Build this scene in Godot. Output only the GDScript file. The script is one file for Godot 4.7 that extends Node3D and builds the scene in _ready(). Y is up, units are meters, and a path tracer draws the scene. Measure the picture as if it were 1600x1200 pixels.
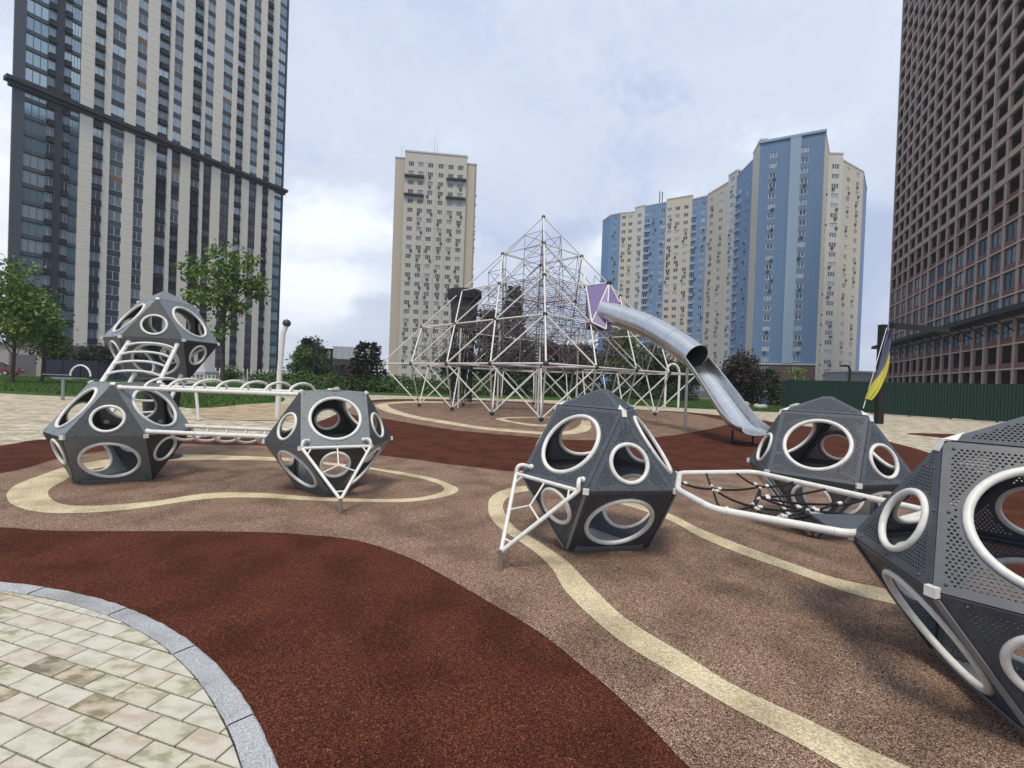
extends Node3D
# A playground of grey climbing pods, a net pyramid with a steel slide and tower blocks behind, under an overcast sky.

class MB:
	var v := PackedVector3Array()
	var n := PackedVector3Array()
	var t := PackedVector2Array()
	var c := PackedColorArray()
	var use_c := false
	var col := Color.WHITE
	func p(a: Vector3, na: Vector3, ua := Vector2.ZERO) -> void:
		v.append(a); n.append(na); t.append(ua)
		if use_c: c.append(col)
	func tri(a: Vector3, b: Vector3, d: Vector3) -> void:   # counter-clockwise seen from outside
		var m := (b - a).cross(d - a).normalized()
		p(a, m, Vector2(a.x, a.z)); p(d, m, Vector2(d.x, d.z)); p(b, m, Vector2(b.x, b.z))
	func quad(a: Vector3, b: Vector3, d: Vector3, e: Vector3) -> void:
		tri(a, b, d); tri(a, d, e)
	func box(o: Vector3, s: Vector3, b := Basis.IDENTITY) -> void:
		var x := b.x * s.x * 0.5; var y := b.y * s.y * 0.5; var z := b.z * s.z * 0.5
		quad(o - x - y + z, o + x - y + z, o + x + y + z, o - x + y + z)
		quad(o + x - y - z, o - x - y - z, o - x + y - z, o + x + y - z)
		quad(o + x - y + z, o + x - y - z, o + x + y - z, o + x + y + z)
		quad(o - x - y - z, o - x - y + z, o - x + y + z, o - x + y - z)
		quad(o - x + y + z, o + x + y + z, o + x + y - z, o - x + y - z)
		quad(o - x - y - z, o + x - y - z, o + x - y + z, o - x - y + z)
	func path(pts: Array, r: Variant, seg := 10, closed := false, caps := true) -> void:
		var m := pts.size()
		var rings := []
		var up := Vector3.UP
		for i in m:
			var a: Vector3 = pts[(i - 1 + m) % m] if (closed or i > 0) else pts[0]
			var b: Vector3 = pts[(i + 1) % m] if (closed or i < m - 1) else pts[m - 1]
			var d := (b - a).normalized()
			if i == 0:
				up = Vector3.UP if absf(d.y) < 0.9 else Vector3.RIGHT
			var s := d.cross(up).normalized()
			up = s.cross(d).normalized()
			var rr: float = r[i] if r is Array else r
			var ring := []
			for k in seg:
				var g := TAU * k / seg
				var q := s * cos(g) + up * sin(g)
				ring.append([pts[i] + q * rr, q])
			rings.append(ring)
		for i in (m if closed else m - 1):
			var ra: Array = rings[i]; var rb: Array = rings[(i + 1) % m]
			for k in seg:
				var l := (k + 1) % seg
				p(ra[k][0], ra[k][1]); p(rb[l][0], rb[l][1]); p(rb[k][0], rb[k][1])
				p(ra[k][0], ra[k][1]); p(ra[l][0], ra[l][1]); p(rb[l][0], rb[l][1])
		if caps and not closed:
			for e in 2:
				var ring: Array = rings[0] if e == 0 else rings[m - 1]
				var o: Vector3 = pts[0] if e == 0 else pts[m - 1]
				for k in seg:
					var l := (k + 1) % seg
					if e == 0: tri(o, ring[k][0], ring[l][0])
					else: tri(o, ring[l][0], ring[k][0])
	func tube(a: Vector3, b: Vector3, r: float, seg := 10) -> void:
		path([a, b], r, seg)
	func ball(o: Vector3, r: float, rows := 6, seg := 10, squash := 1.0) -> void:
		for i in rows:
			var a0 := PI * i / rows - PI / 2; var a1 := PI * (i + 1) / rows - PI / 2
			for k in seg:
				var g0 := TAU * k / seg; var g1 := TAU * (k + 1) / seg
				var q := [Vector3(cos(a0) * cos(g0), sin(a0), cos(a0) * sin(g0)), Vector3(cos(a0) * cos(g1), sin(a0), cos(a0) * sin(g1)), Vector3(cos(a1) * cos(g1), sin(a1), cos(a1) * sin(g1)), Vector3(cos(a1) * cos(g0), sin(a1), cos(a1) * sin(g0))]
				var s := Vector3(1, squash, 1)
				for j in [0, 1, 2, 0, 2, 3]:
					p(o + q[j] * r * s, q[j])
	func mesh(m: Material = null) -> ArrayMesh:
		var am := ArrayMesh.new()
		add_to(am, m)
		return am
	func add_to(am: ArrayMesh, m: Material = null) -> void:
		if v.is_empty(): return
		var a := []
		a.resize(Mesh.ARRAY_MAX)
		a[Mesh.ARRAY_VERTEX] = v; a[Mesh.ARRAY_NORMAL] = n; a[Mesh.ARRAY_TEX_UV] = t; a[Mesh.ARRAY_TEX_UV2] = t
		if use_c: a[Mesh.ARRAY_COLOR] = c
		am.add_surface_from_arrays(Mesh.PRIMITIVE_TRIANGLES, a)
		if m: am.surface_set_material(am.get_surface_count() - 1, m)

var taken := {}
var M := {}
var rng := RandomNumberGenerator.new()

func V(x: float, z: float) -> Vector2:
	return Vector2(x, -z)          # x to the right, z metres ahead of the camera

func W(x: float, y: float, z: float) -> Vector3:
	return Vector3(x, y, -z)

func numbered(called: String) -> String:
	var k: int = taken.get(called, 0)
	taken[called] = k + 1
	return called if k == 0 else "%s_%03d" % [called, k]

func tag(o: Node, label: String, category: String, group := "") -> void:
	o.set_meta("label", label); o.set_meta("category", category)
	if group: o.set_meta("group", group)

func thing(called: String, label: String, category: String, at := Vector3.ZERO, turn := 0.0, group := "") -> Node3D:
	var o := Node3D.new()
	o.name = numbered(called)
	add_child(o)
	o.position = at; o.rotation.y = turn
	tag(o, label, category, group)
	return o

func part(called: String, mesh: Mesh, m: Material, parent: Node, tr := Transform3D.IDENTITY) -> MeshInstance3D:
	var o := MeshInstance3D.new()
	o.name = called
	o.mesh = mesh
	if m: o.material_override = m
	o.transform = tr
	parent.add_child(o, true)
	return o

func solo(called: String, mesh: Mesh, m: Material, label: String, category: String, group := "") -> MeshInstance3D:
	var o := part(numbered(called), mesh, m, self)
	tag(o, label, category, group)
	return o

func setting(called: String, mesh: Mesh, m: Material) -> MeshInstance3D:
	var o := part(numbered(called), mesh, m, self)
	o.set_meta("kind", "structure")
	return o

func stuff(o: Node) -> Node:
	o.set_meta("kind", "stuff")
	return o

# ---------------------------------------------------------------- materials
func ramp(stops: Array) -> Gradient:
	var g := Gradient.new()
	var offs := PackedFloat32Array(); var cols := PackedColorArray()
	for s in stops:
		offs.append(s[0]); cols.append(s[1])
	g.offsets = offs; g.colors = cols
	return g

func noise_tex(kind: int, freq: float, size: int, g: Gradient, sd := 1, normal := 0.0, octaves := 3) -> NoiseTexture2D:
	var f := FastNoiseLite.new()
	f.noise_type = kind as FastNoiseLite.NoiseType
	f.seed = sd
	f.frequency = freq
	f.fractal_octaves = octaves
	if kind == FastNoiseLite.TYPE_CELLULAR:
		f.fractal_type = FastNoiseLite.FRACTAL_NONE
		f.cellular_jitter = 1.0
		f.cellular_return_type = FastNoiseLite.RETURN_CELL_VALUE if normal == 0.0 else FastNoiseLite.RETURN_DISTANCE
	var t := NoiseTexture2D.new()
	t.width = size; t.height = size
	t.seamless = true
	t.seamless_blend_skirt = 0.08
	t.noise = f
	if normal > 0.0:
		t.as_normal_map = true
		t.bump_strength = normal
	elif g: t.color_ramp = g
	return t

func h(s: String) -> Color:
	return Color.html(s)

func plain(color: Color, rough := 0.7, metal := 0.0) -> StandardMaterial3D:
	var m := StandardMaterial3D.new()
	m.albedo_color = color
	m.roughness = rough
	m.metallic = metal
	return m

func worn(a: Color, b: Color, rough: float, freq: float, scale: float, sd: int, metal := 0.0) -> StandardMaterial3D:
	var m := StandardMaterial3D.new()
	m.albedo_texture = noise_tex(FastNoiseLite.TYPE_SIMPLEX, freq, 256, ramp([[0.22, a], [0.62, b], [0.74, b.lerp(Color.WHITE, 0.035)], [0.8, b]]), sd, 0.0, 5)
	m.uv1_triplanar = true
	m.uv1_world_triplanar = true
	m.uv1_scale = Vector3.ONE * scale
	m.roughness = rough
	m.metallic = metal
	return m

func granules(stops: Array, sd: int, freq := 0.2, tile := 2.0, bump := 3.0) -> StandardMaterial3D:
	var m := StandardMaterial3D.new()
	m.albedo_texture = noise_tex(FastNoiseLite.TYPE_CELLULAR, freq, 1024, ramp(stops), sd)
	m.normal_enabled = true
	m.normal_texture = noise_tex(FastNoiseLite.TYPE_CELLULAR, freq, 512, null, sd, bump)
	m.uv1_scale = Vector3.ONE / tile
	m.roughness = 0.92
	m.metallic_specular = 0.25
	m.detail_enabled = true
	m.detail_blend_mode = BaseMaterial3D.BLEND_MODE_MUL
	m.detail_albedo = M.stain_tex
	m.detail_uv_layer = BaseMaterial3D.DETAIL_UV_2
	m.uv2_scale = Vector3.ONE / 5.3
	return m

func make_materials() -> void:
	M.stain_tex = noise_tex(FastNoiseLite.TYPE_SIMPLEX, 0.012, 512, ramp([[0.2, Color(0.84, 0.83, 0.82)], [0.5, Color(0.95, 0.95, 0.95)], [0.8, Color(1, 1, 1)]]), 21, 0.0, 6)
	M.red = granules([[0.0, h("301710")], [0.3, h("472419")], [0.55, h("572d21")], [0.8, h("66392b")], [0.95, h("744635")], [1.0, h("946a53")]], 3, 0.2, 1.05)
	M.speckle = granules([[0.0, h("3d2f28")], [0.2, h("5c463a")], [0.4, h("7e6353")], [0.6, h("937867")], [0.8, h("a98f7d")], [1.0, h("d0bda8")]], 5, 0.2, 0.95)
	M.speckle_dark = granules([[0.0, h("3b2f2a")], [0.25, h("5a463c")], [0.5, h("7d6658")], [0.75, h("9a8474")], [1.0, h("c4b3a2")]], 6, 0.2, 2.0)
	M.cream = granules([[0.0, h("b0a180")], [0.3, h("c8ba98")], [0.7, h("d6c9aa")], [1.0, h("e4dabf")]], 8, 0.22, 2.0, 2.0)
	M.sand = granules([[0.0, h("8d7c66")], [0.4, h("ac9a80")], [0.8, h("c3b297")], [1.0, h("d8cbb2")]], 9, 0.2, 2.0, 2.0)
	M.plaza = granules([[0.0, h("a49a86")], [0.5, h("b9b09c")], [1.0, h("cbc3b0")]], 10, 0.05, 6.0, 0.6)
	M.asphalt = granules([[0.0, h("45474a")], [0.5, h("55575a")], [1.0, h("676a6c")]], 11, 0.2, 3.0, 1.0)
	M.lawn_soil = granules([[0.0, h("2f4a1c")], [0.5, h("3f6325")], [1.0, h("55782f")]], 12, 0.2, 2.0, 3.0)
	M.granite = granules([[0.0, h("73777c")], [0.3, h("9da1a6")], [0.7, h("bbbec2")], [1.0, h("dcdee0")]], 13, 0.3, 0.7, 2.0)
	M.joint = plain(h("34312a"), 0.95)
	M.paver = []
	var tones := [["b0ad9c", "bfbcad", "c4c1b4"], ["9c957f", "b8b39f", "c0bcab"], ["82775f", "a99f88", "b8b09c"], ["95927a", "b8b5a2", "c2bfae"], ["716b5b", "978f7b", "aba390"], ["b0a494", "bdb5a6", "c2bcaf"]]
	for i in tones.size():
		var pm := StandardMaterial3D.new()
		pm.albedo_texture = noise_tex(FastNoiseLite.TYPE_SIMPLEX, 0.014, 256, ramp([[0.22, h(tones[i][0])], [0.5, h(tones[i][1])], [0.78, h(tones[i][2])]]), 40 + i, 0.0, 4)
		pm.normal_enabled = true
		pm.normal_texture = noise_tex(FastNoiseLite.TYPE_SIMPLEX, 0.15, 256, null, 50 + i, 1.2, 4)
		pm.uv1_triplanar = true
		pm.uv1_world_triplanar = true
		pm.uv1_scale = Vector3(1.3, 1.3, 2.4)
		pm.roughness = 0.9
		M.paver.append(pm)
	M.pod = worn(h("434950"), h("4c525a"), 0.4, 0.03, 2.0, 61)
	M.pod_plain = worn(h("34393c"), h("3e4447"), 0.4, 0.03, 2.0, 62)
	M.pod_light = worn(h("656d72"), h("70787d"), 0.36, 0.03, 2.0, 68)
	M.inner = plain(h("454b50"), 0.7)
	M.bolt = plain(h("5a5d60"), 0.4, 0.6)
	M.white = worn(h("d3d3cd"), h("e2e2dc"), 0.35, 0.03, 1.5, 63)
	M.steel = plain(h("b9bbbd"), 0.32, 0.9)
	M.brushed = worn(h("c3c5c7"), h("cdcfd1"), 0.24, 0.01, 1.0, 64, 0.95)
	M.plate = plain(h("8d9194"), 0.5, 0.3)
	M.rope = plain(h("17181a"), 0.9)
	M.rope_grey = plain(h("6f686f"), 0.9)
	M.rope_pink = plain(h("84626a"), 0.9)
	M.ball = plain(h("3a4242"), 0.5)
	M.lilac = worn(h("776796"), h("8272a0"), 0.5, 0.02, 1.0, 65)
	M.dark = plain(h("26272a"), 0.6)
	M.drum = worn(h("303236"), h("3c3e42"), 0.7, 0.05, 2.0, 66)
	M.black_steel = plain(h("141516"), 0.7)
	M.fence = plain(h("0e3226"), 0.45)
	M.yellow = plain(h("b8b444"), 0.85)
	M.flag_blue = plain(h("535a72"), 0.85)
	M.trunk = worn(h("3b3129"), h("5a4b3e"), 0.95, 0.06, 3.0, 67)

func glass(color: Color) -> StandardMaterial3D:
	var m := plain(color.lerp(Color(0.75, 0.8, 0.85), 0.12), 0.06, 0.45)
	m.metallic_specular = 0.7
	return m

# ---------------------------------------------------------------- flat ground shapes
func smooth(pts: Array, closed := true, sub := 4) -> Array:
	var r := []
	var m := pts.size()
	for i in (m if closed else m - 1):
		var a: Vector2 = pts[(i - 1 + m) % m] if (closed or i > 0) else pts[0]
		var b: Vector2 = pts[i]
		var d: Vector2 = pts[(i + 1) % m]
		var e: Vector2 = pts[(i + 2) % m] if (closed or i + 2 < m) else pts[m - 1]
		for k in sub:
			var f := float(k) / sub
			r.append(b.cubic_interpolate(d, a, e, f))
	if not closed: r.append(pts[m - 1])
	return r

func sheet(pts: Array, y: float) -> ArrayMesh:
	var mb := MB.new()
	var pp := PackedVector2Array(pts)
	var ix := Geometry2D.triangulate_polygon(pp)
	for i in range(0, ix.size(), 3):
		var a := Vector3(pp[ix[i]].x, y, pp[ix[i]].y); var b := Vector3(pp[ix[i + 1]].x, y, pp[ix[i + 1]].y); var d := Vector3(pp[ix[i + 2]].x, y, pp[ix[i + 2]].y)
		if (b - a).cross(d - a).y > 0: mb.tri(a, b, d)
		else: mb.tri(a, d, b)
	return mb.mesh()

func resample(pts: Array, m: int) -> Array:
	var len := [0.0]
	for i in range(1, pts.size()): len.append(len[i - 1] + pts[i].distance_to(pts[i - 1]))
	var r := []
	var j := 0
	for i in m + 1:
		var s: float = len[-1] * i / m
		while j < pts.size() - 2 and len[j + 1] < s: j += 1
		var w: float = maxf(len[j + 1] - len[j], 1e-6)
		r.append(pts[j].lerp(pts[j + 1], clampf((s - len[j]) / w, 0, 1)))
	return r

func ribbon(a: Array, b: Array, y: float, closed: bool) -> ArrayMesh:
	var sa := smooth(a, closed); var sb := smooth(b, closed)
	if closed: sa.append(sa[0]); sb.append(sb[0])
	var ra := resample(sa, 220); var rb := resample(sb, 220)
	var mb := MB.new()
	for i in 220:
		var q := [Vector3(ra[i].x, y, ra[i].y), Vector3(ra[i + 1].x, y, ra[i + 1].y), Vector3(rb[i + 1].x, y, rb[i + 1].y), Vector3(rb[i].x, y, rb[i].y)]
		if (q[1] - q[0]).cross(q[2] - q[0]).y > 0: mb.quad(q[0], q[1], q[2], q[3])
		else: mb.quad(q[3], q[2], q[1], q[0])
	return mb.mesh()

# ---------------------------------------------------------------- climbing pods
const A := 0.85                    # edge of a pod
var S := sqrt(2.0 / 3.0) * 0.85    # height of its equator
var PM := {}                       # shared pod meshes

func panel_mesh(outline: Array, big_o: Vector2, big_r: float, perf: bool, margin: float, bolts: Array) -> ArrayMesh:
	var pts := PackedVector2Array()
	var id := []
	var loops := []
	var loop := []
	var m := outline.size()
	for i in m:
		var a: Vector2 = outline[i]; var b: Vector2 = outline[(i + 1) % m]
		var k := maxi(1, int(a.distance_to(b) / 0.03))
		for j in k:
			loop.append(pts.size()); pts.append(a.lerp(b, float(j) / k)); id.append(0)
	loops.append(loop)
	if big_r > 0.0:
		loop = []
		for k in 48:
			loop.append(pts.size()); pts.append(big_o + Vector2.from_angle(-TAU * k / 48) * big_r); id.append(1)
		loops.append(loop)
	var hid := 2
	if perf:
		var sp := 0.0215
		for r in range(-36, 37):
			for q in range(-36, 37):
				var c := Vector2((q + (0.5 if posmod(r, 2) == 1 else 0.0)) * sp, r * sp * 0.866) + big_o
				if big_r > 0.0 and c.distance_to(big_o) < big_r + 0.042: continue
				var ok := true
				for i in m:
					var a: Vector2 = outline[i]; var b: Vector2 = outline[(i + 1) % m]
					if (b - a).normalized().cross(c - a) < margin: ok = false; break
				for bo in bolts:
					if c.distance_to(bo) < 0.028: ok = false
				if not ok: continue
				loop = []
				for k in 6:
					loop.append(pts.size()); pts.append(c + Vector2.from_angle(-TAU * (k + 0.5) / 6) * 0.0066 + Vector2(rng.randf(), rng.randf()) * 1e-5); id.append(hid)
				loops.append(loop); hid += 1
	var tris := Geometry2D.triangulate_delaunay(pts)
	var mb := MB.new()
	var th := 0.012
	for i in range(0, tris.size(), 3):
		var a := tris[i]; var b := tris[i + 1]; var d := tris[i + 2]
		if id[a] > 0 and id[a] == id[b] and id[b] == id[d]: continue
		if (pts[b] - pts[a]).cross(pts[d] - pts[a]) < 0:
			var x := b; b = d; d = x
		var pa := Vector3(pts[a].x, pts[a].y, 0); var pb := Vector3(pts[b].x, pts[b].y, 0); var pd := Vector3(pts[d].x, pts[d].y, 0)
		var dz := Vector3(0, 0, -th)
		if (pb - pa).cross(pd - pa).length() < 1e-9: continue
		mb.tri(pa, pb, pd); mb.tri(pa + dz, pd + dz, pb + dz)
	for l in loops:
		for i in l.size():
			var a: Vector2 = pts[l[i]]; var b: Vector2 = pts[l[(i + 1) % l.size()]]
			mb.quad(Vector3(a.x, a.y, -th), Vector3(b.x, b.y, -th), Vector3(b.x, b.y, 0), Vector3(a.x, a.y, 0))
	var am := mb.mesh()
	var bb := MB.new()
	for bo in bolts:
		bb.ball(Vector3(bo.x, bo.y, 0), 0.009, 4, 8)
	bb.add_to(am)
	return am

func torus(r: float, tr: float, seg := 48) -> ArrayMesh:
	var mb := MB.new()
	var pts := []
	for k in seg: pts.append(Vector3(cos(TAU * k / seg) * r, sin(TAU * k / seg) * r, 0))
	mb.path(pts, tr, 12, true)
	return mb.mesh()

func inset_poly(pts: Array, d: float, cut: float) -> Array:
	var m := pts.size()
	var q := []
	for i in m:
		var a: Vector2 = pts[(i - 1 + m) % m]; var b: Vector2 = pts[i]; var e: Vector2 = pts[(i + 1) % m]
		var u := (b - a).normalized(); var w := (e - b).normalized()
		var nu := Vector2(-u.y, u.x); var nw := Vector2(-w.y, w.x)
		q.append(b + (nu + nw) * d / (1.0 + nu.dot(nw)))
	var r := []
	for i in m:
		var a: Vector2 = q[(i - 1 + m) % m]; var b: Vector2 = q[i]; var e: Vector2 = q[(i + 1) % m]
		r.append(b + (a - b).normalized() * cut); r.append(b + (e - b).normalized() * cut)
	return r

func make_pod_meshes() -> void:
	var hs := A / 2
	var sq := inset_poly([Vector2(-hs, -hs), Vector2(hs, -hs), Vector2(hs, hs), Vector2(-hs, hs)], 0.006, 0.02)
	var th := A * sqrt(3.0) / 2
	var tr := inset_poly([Vector2(-hs, -th / 3), Vector2(hs, -th / 3), Vector2(0, th * 2 / 3)], 0.006, 0.03)
	var sl := sqrt(pow(A / (2 * sqrt(3.0)), 2) + 0.21 * 0.21)
	var rf := inset_poly([Vector2(-hs, 0), Vector2(hs, 0), Vector2(0, sl)], 0.004, 0.05)
	var rf2 := inset_poly([Vector2(-hs, 0), Vector2(hs, 0), Vector2(0, sl)], 0.004, 0.008)
	var e := hs - 0.05
	var bs := [Vector2(-e, -e), Vector2(e, -e), Vector2(e, e), Vector2(-e, e), Vector2(0, -e - 0.005), Vector2(0, e + 0.005), Vector2(-e - 0.005, 0), Vector2(e + 0.005, 0)]
	var bt := [Vector2(-0.3, -th / 3 + 0.035), Vector2(0.3, -th / 3 + 0.035), Vector2(0, -th / 3 + 0.03), Vector2(0.045, th * 2 / 3 - 0.16), Vector2(-0.045, th * 2 / 3 - 0.16), Vector2(-0.19, 0.115), Vector2(0.19, 0.115)]
	PM.sq = [panel_mesh(sq, Vector2.ZERO, 0.305, false, 0, bs), panel_mesh(sq, Vector2.ZERO, 0.305, true, 0.04, bs)]
	PM.tr = [panel_mesh(tr, Vector2.ZERO, 0.165, false, 0, bt), panel_mesh(tr, Vector2.ZERO, 0.165, true, 0.036, bt)]
	PM.flat = panel_mesh(tr, Vector2.ZERO, 0.0, false, 0, bt)
	PM.roof = panel_mesh(rf, Vector2(0, 0), 0.0, true, 0.03, [])
	PM.roof_plain = panel_mesh(rf2, Vector2(0, 0), 0.0, false, 0.03, [])
	PM.sq_ring = torus(0.312, 0.021)
	PM.tr_ring = torus(0.172, 0.019)
	var mb := MB.new()
	mb.box(Vector3.ZERO, Vector3(0.05, 0.05, 0.035))
	PM.cap = mb.mesh()
	mb = MB.new()                                        # bent bracket at a roof corner
	mb.quad(Vector3(-0.05, 0, 0.004), Vector3(0.05, 0, 0.004), Vector3(0.03, 0.085, 0.004), Vector3(-0.03, 0.085, 0.004))
	mb.box(Vector3(0, 0.035, 0), Vector3(0.075, 0.085, 0.008))
	mb.ball(Vector3(0, 0.04, 0.004), 0.011, 4, 8)
	PM.bracket = mb.mesh()
	mb = MB.new()                                        # skirting plate at the foot of a lower square panel
	var o := [Vector2(-0.36, 0), Vector2(0.36, 0), Vector2(0.34, 0.085), Vector2(0.27, 0.06), Vector2(-0.27, 0.06), Vector2(-0.34, 0.085)]
	var ix := Geometry2D.triangulate_polygon(PackedVector2Array(o))
	for i in range(0, ix.size(), 3):
		var a := Vector3(o[ix[i]].x, o[ix[i]].y, 0.006); var b := Vector3(o[ix[i + 1]].x, o[ix[i + 1]].y, 0.006); var d := Vector3(o[ix[i + 2]].x, o[ix[i + 2]].y, 0.006)
		if (b - a).cross(d - a).z < 0:
			var x := b; b = d; d = x
		mb.tri(a, b, d)
		var dz := Vector3(0, 0, -0.006)
		mb.tri(a + dz, d + dz, b + dz)
	for i in o.size():
		var a: Vector2 = o[i]; var b: Vector2 = o[(i + 1) % o.size()]
		mb.quad(Vector3(a.x, a.y, 0), Vector3(b.x, b.y, 0), Vector3(b.x, b.y, 0.006), Vector3(a.x, a.y, 0.006))
	PM.skirt = mb.mesh()

func around(deg: float, r: float, y: float) -> Vector3:
	return Vector3(cos(deg_to_rad(deg)) * r, y, -sin(deg_to_rad(deg)) * r)

func pv(k: String) -> Vector3:                 # vertex of a pod in its own space
	var i := int(k[1])
	if k[0] == "h": return around(60.0 * i, A, S)
	if k[0] == "t": return around(30.0 + 120 * i, A / sqrt(3.0), 2 * S)
	return around(90.0 + 120 * i, A / sqrt(3.0), 0.0)

func face_frame(y_from: Vector3, y_to: Vector3, center: Vector3) -> Transform3D:
	var y := (y_to - y_from).normalized()
	var out := (center - Vector3(0, S, 0))
	var z := (out - y * out.dot(y)).normalized()
	return Transform3D(Basis(y.cross(z), y, z), center)

func pod(label: String, x: float, z: float, yaw: float, base: float, roof: bool, perf: bool) -> Node3D:
	var o := thing("climbing_pod", label, "climbing pod", W(x, base, z), deg_to_rad(yaw), "grey climbing pods with round openings")
	var pm: StandardMaterial3D = M.pod if perf else M.pod_plain
	var v := 1 if perf else 0
	for i in 3:
		var t0 := pv("t%d" % i); var t1 := pv("t%d" % ((i + 1) % 3))
		var b0 := pv("b%d" % i); var b2 := pv("b%d" % ((i + 2) % 3))
		var h0 := pv("h%d" % (2 * i)); var h1 := pv("h%d" % (2 * i + 1)); var h2 := pv("h%d" % ((2 * i + 2) % 6))
		var fs := [
			[PM.sq[v], PM.sq_ring, face_frame((h1 + h2) / 2, (t0 + t1) / 2, (h1 + h2 + t0 + t1) / 4)],
			[PM.sq[v], PM.sq_ring, face_frame((b0 + b2) / 2, (h0 + h1) / 2, (h0 + h1 + b0 + b2) / 4)],
			[PM.tr[v], PM.tr_ring, face_frame((h0 + h1) / 2, t0, (h0 + h1 + t0) / 3)],
			[PM.tr[v], PM.tr_ring, face_frame((h1 + h2) / 2, b0, (h1 + h2 + b0) / 3)]]
		for f in fs:
			var pn := part("panel", f[0], null, o, f[2])
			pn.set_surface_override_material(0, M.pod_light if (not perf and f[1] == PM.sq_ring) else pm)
			pn.set_surface_override_material(1, M.bolt)
			part("ring", f[1], M.white, pn, Transform3D(Basis.IDENTITY, Vector3(0, 0, 0.002)))
		# skirting plate low on the lower square panel
		var fr := face_frame((b0 + b2) / 2, (h0 + h1) / 2, (b0 + b2) / 2)
		part("skirting_plate", PM.skirt, M.plate, o, Transform3D(fr.basis, fr.origin + fr.basis.z * 0.006 + fr.basis.y * 0.006))
		for hv in [h0, h1]:
			var od: Vector3 = (hv - Vector3(0, S, 0)).normalized()
			part("corner_cap", PM.cap, M.white, o, Transform3D(Basis(Vector3.UP.cross(od), Vector3.UP, od), hv + od * -0.008))
		var td := (t0 - Vector3(0, S, 0)).normalized()
		if perf:
			var tn := pv("t%d" % ((i + 2) % 3))
			var ap := Vector3(0, 2 * S + 0.21, 0)
			var q0 := t0 + (ap - t0).normalized() * 0.11; var q1 := t0 + (t1 - t0).normalized() * 0.065; var q2 := t0 + (tn - t0).normalized() * 0.065
			var lift := td * 0.007
			part("corner_bracket", slab(t0 + lift, q1 + lift, q0 + lift, 0.006), M.white, o)
			part("corner_bracket", slab(t0 + lift, q0 + lift, q2 + lift, 0.006), M.white, o)
			var fo := Vector3(t0.x, 0, t0.z).normalized()
			var dn := ((h0 + h1) / 2 - t0).normalized()
			var fn := dn.cross(fo.cross(Vector3.UP)).normalized()
			if fn.dot(fo) < 0: fn = -fn
			var cb := MB.new()
			cb.box(t0 + dn * 0.03 + fn * 0.004, Vector3(0.045, 0.07, 0.012), Basis(dn.cross(fn), dn, fn))
			part("corner_cap", cb.mesh(), M.white, o)
		else:
			part("corner_cap", PM.cap, M.white, o, Transform3D(Basis(td.cross(Vector3.UP).normalized(), td.cross(Vector3.UP).normalized().cross(td) * -1.0, td).orthonormalized(), t0 - td * 0.016))
		if roof:
			var apex := Vector3(0, 2 * S + 0.21, 0)
			var rfm := part("roof_panel", PM.roof if perf else PM.roof_plain, pm, o, face_frame((t0 + t1) / 2, apex, (t0 + t1) / 2))
			rfm.material_override = null
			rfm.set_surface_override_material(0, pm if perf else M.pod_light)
		if perf:
			for e in [[h1, b0], [h2, b0]]:
				var mb := MB.new()
				var mid: Vector3 = (e[0] + e[1]) / 2
				var dir: Vector3 = (e[1] - e[0]).normalized()
				var outw: Vector3 = (mid - Vector3(0, S, 0)); outw = (outw - dir * outw.dot(dir)).normalized()
				mb.box(mid + outw * 0.006, Vector3(0.028, A * 0.9, 0.01), Basis(dir.cross(outw), dir, outw))
				part("edge_strip", mb.mesh(), M.plate, o)
	# inner frame behind the joints, one bar along each edge
	var fmb := MB.new()
	var cen := Vector3(0, S, 0)
	var es := []
	for i in 6: es.append(["h%d" % i, "h%d" % ((i + 1) % 6)])
	for i in 3:
		es.append(["t%d" % i, "t%d" % ((i + 1) % 3)]); es.append(["b%d" % i, "b%d" % ((i + 1) % 3)])
		es.append(["t%d" % i, "h%d" % (2 * i)]); es.append(["t%d" % i, "h%d" % (2 * i + 1)])
		es.append(["b%d" % i, "h%d" % (2 * i + 1)]); es.append(["b%d" % i, "h%d" % ((2 * i + 2) % 6)])
	for e in es:
		var p0 := pv(e[0]).lerp(cen, 0.035); var p1 := pv(e[1]).lerp(cen, 0.035)
		fmb.tube(p0, p1, 0.016, 6)
	part("inner_frame", fmb.mesh(), M.inner, o)
	if not roof:
		var tp := part("top_panel", PM.flat, null, o, Transform3D(Basis((Vector3.UP.cross(pv("t0") * Vector3(1, 0, 1))).normalized() * -1.0, (pv("t0") * Vector3(1, 0, 1)).normalized(), Vector3.UP).orthonormalized(), Vector3(0, 2 * S, 0)))
		tp.basis = Basis((pv("t0") * Vector3(1, 0, 1)).normalized().cross(Vector3.UP), (pv("t0") * Vector3(1, 0, 1)).normalized(), Vector3.UP)
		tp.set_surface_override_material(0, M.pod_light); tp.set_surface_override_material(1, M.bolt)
	var bd := (pv("b0") * Vector3(1, 0, 1)).normalized()
	var fl := part("floor_panel", PM.flat, null, o, Transform3D(Basis(bd.cross(Vector3.UP), bd, Vector3.UP), Vector3(0, 0.02, 0)))
	fl.set_surface_override_material(0, M.plate); fl.set_surface_override_material(1, M.bolt)
	return o

func at_pod(o: Node3D, k: String) -> Vector3:
	return o.transform * pv(k)

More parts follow.
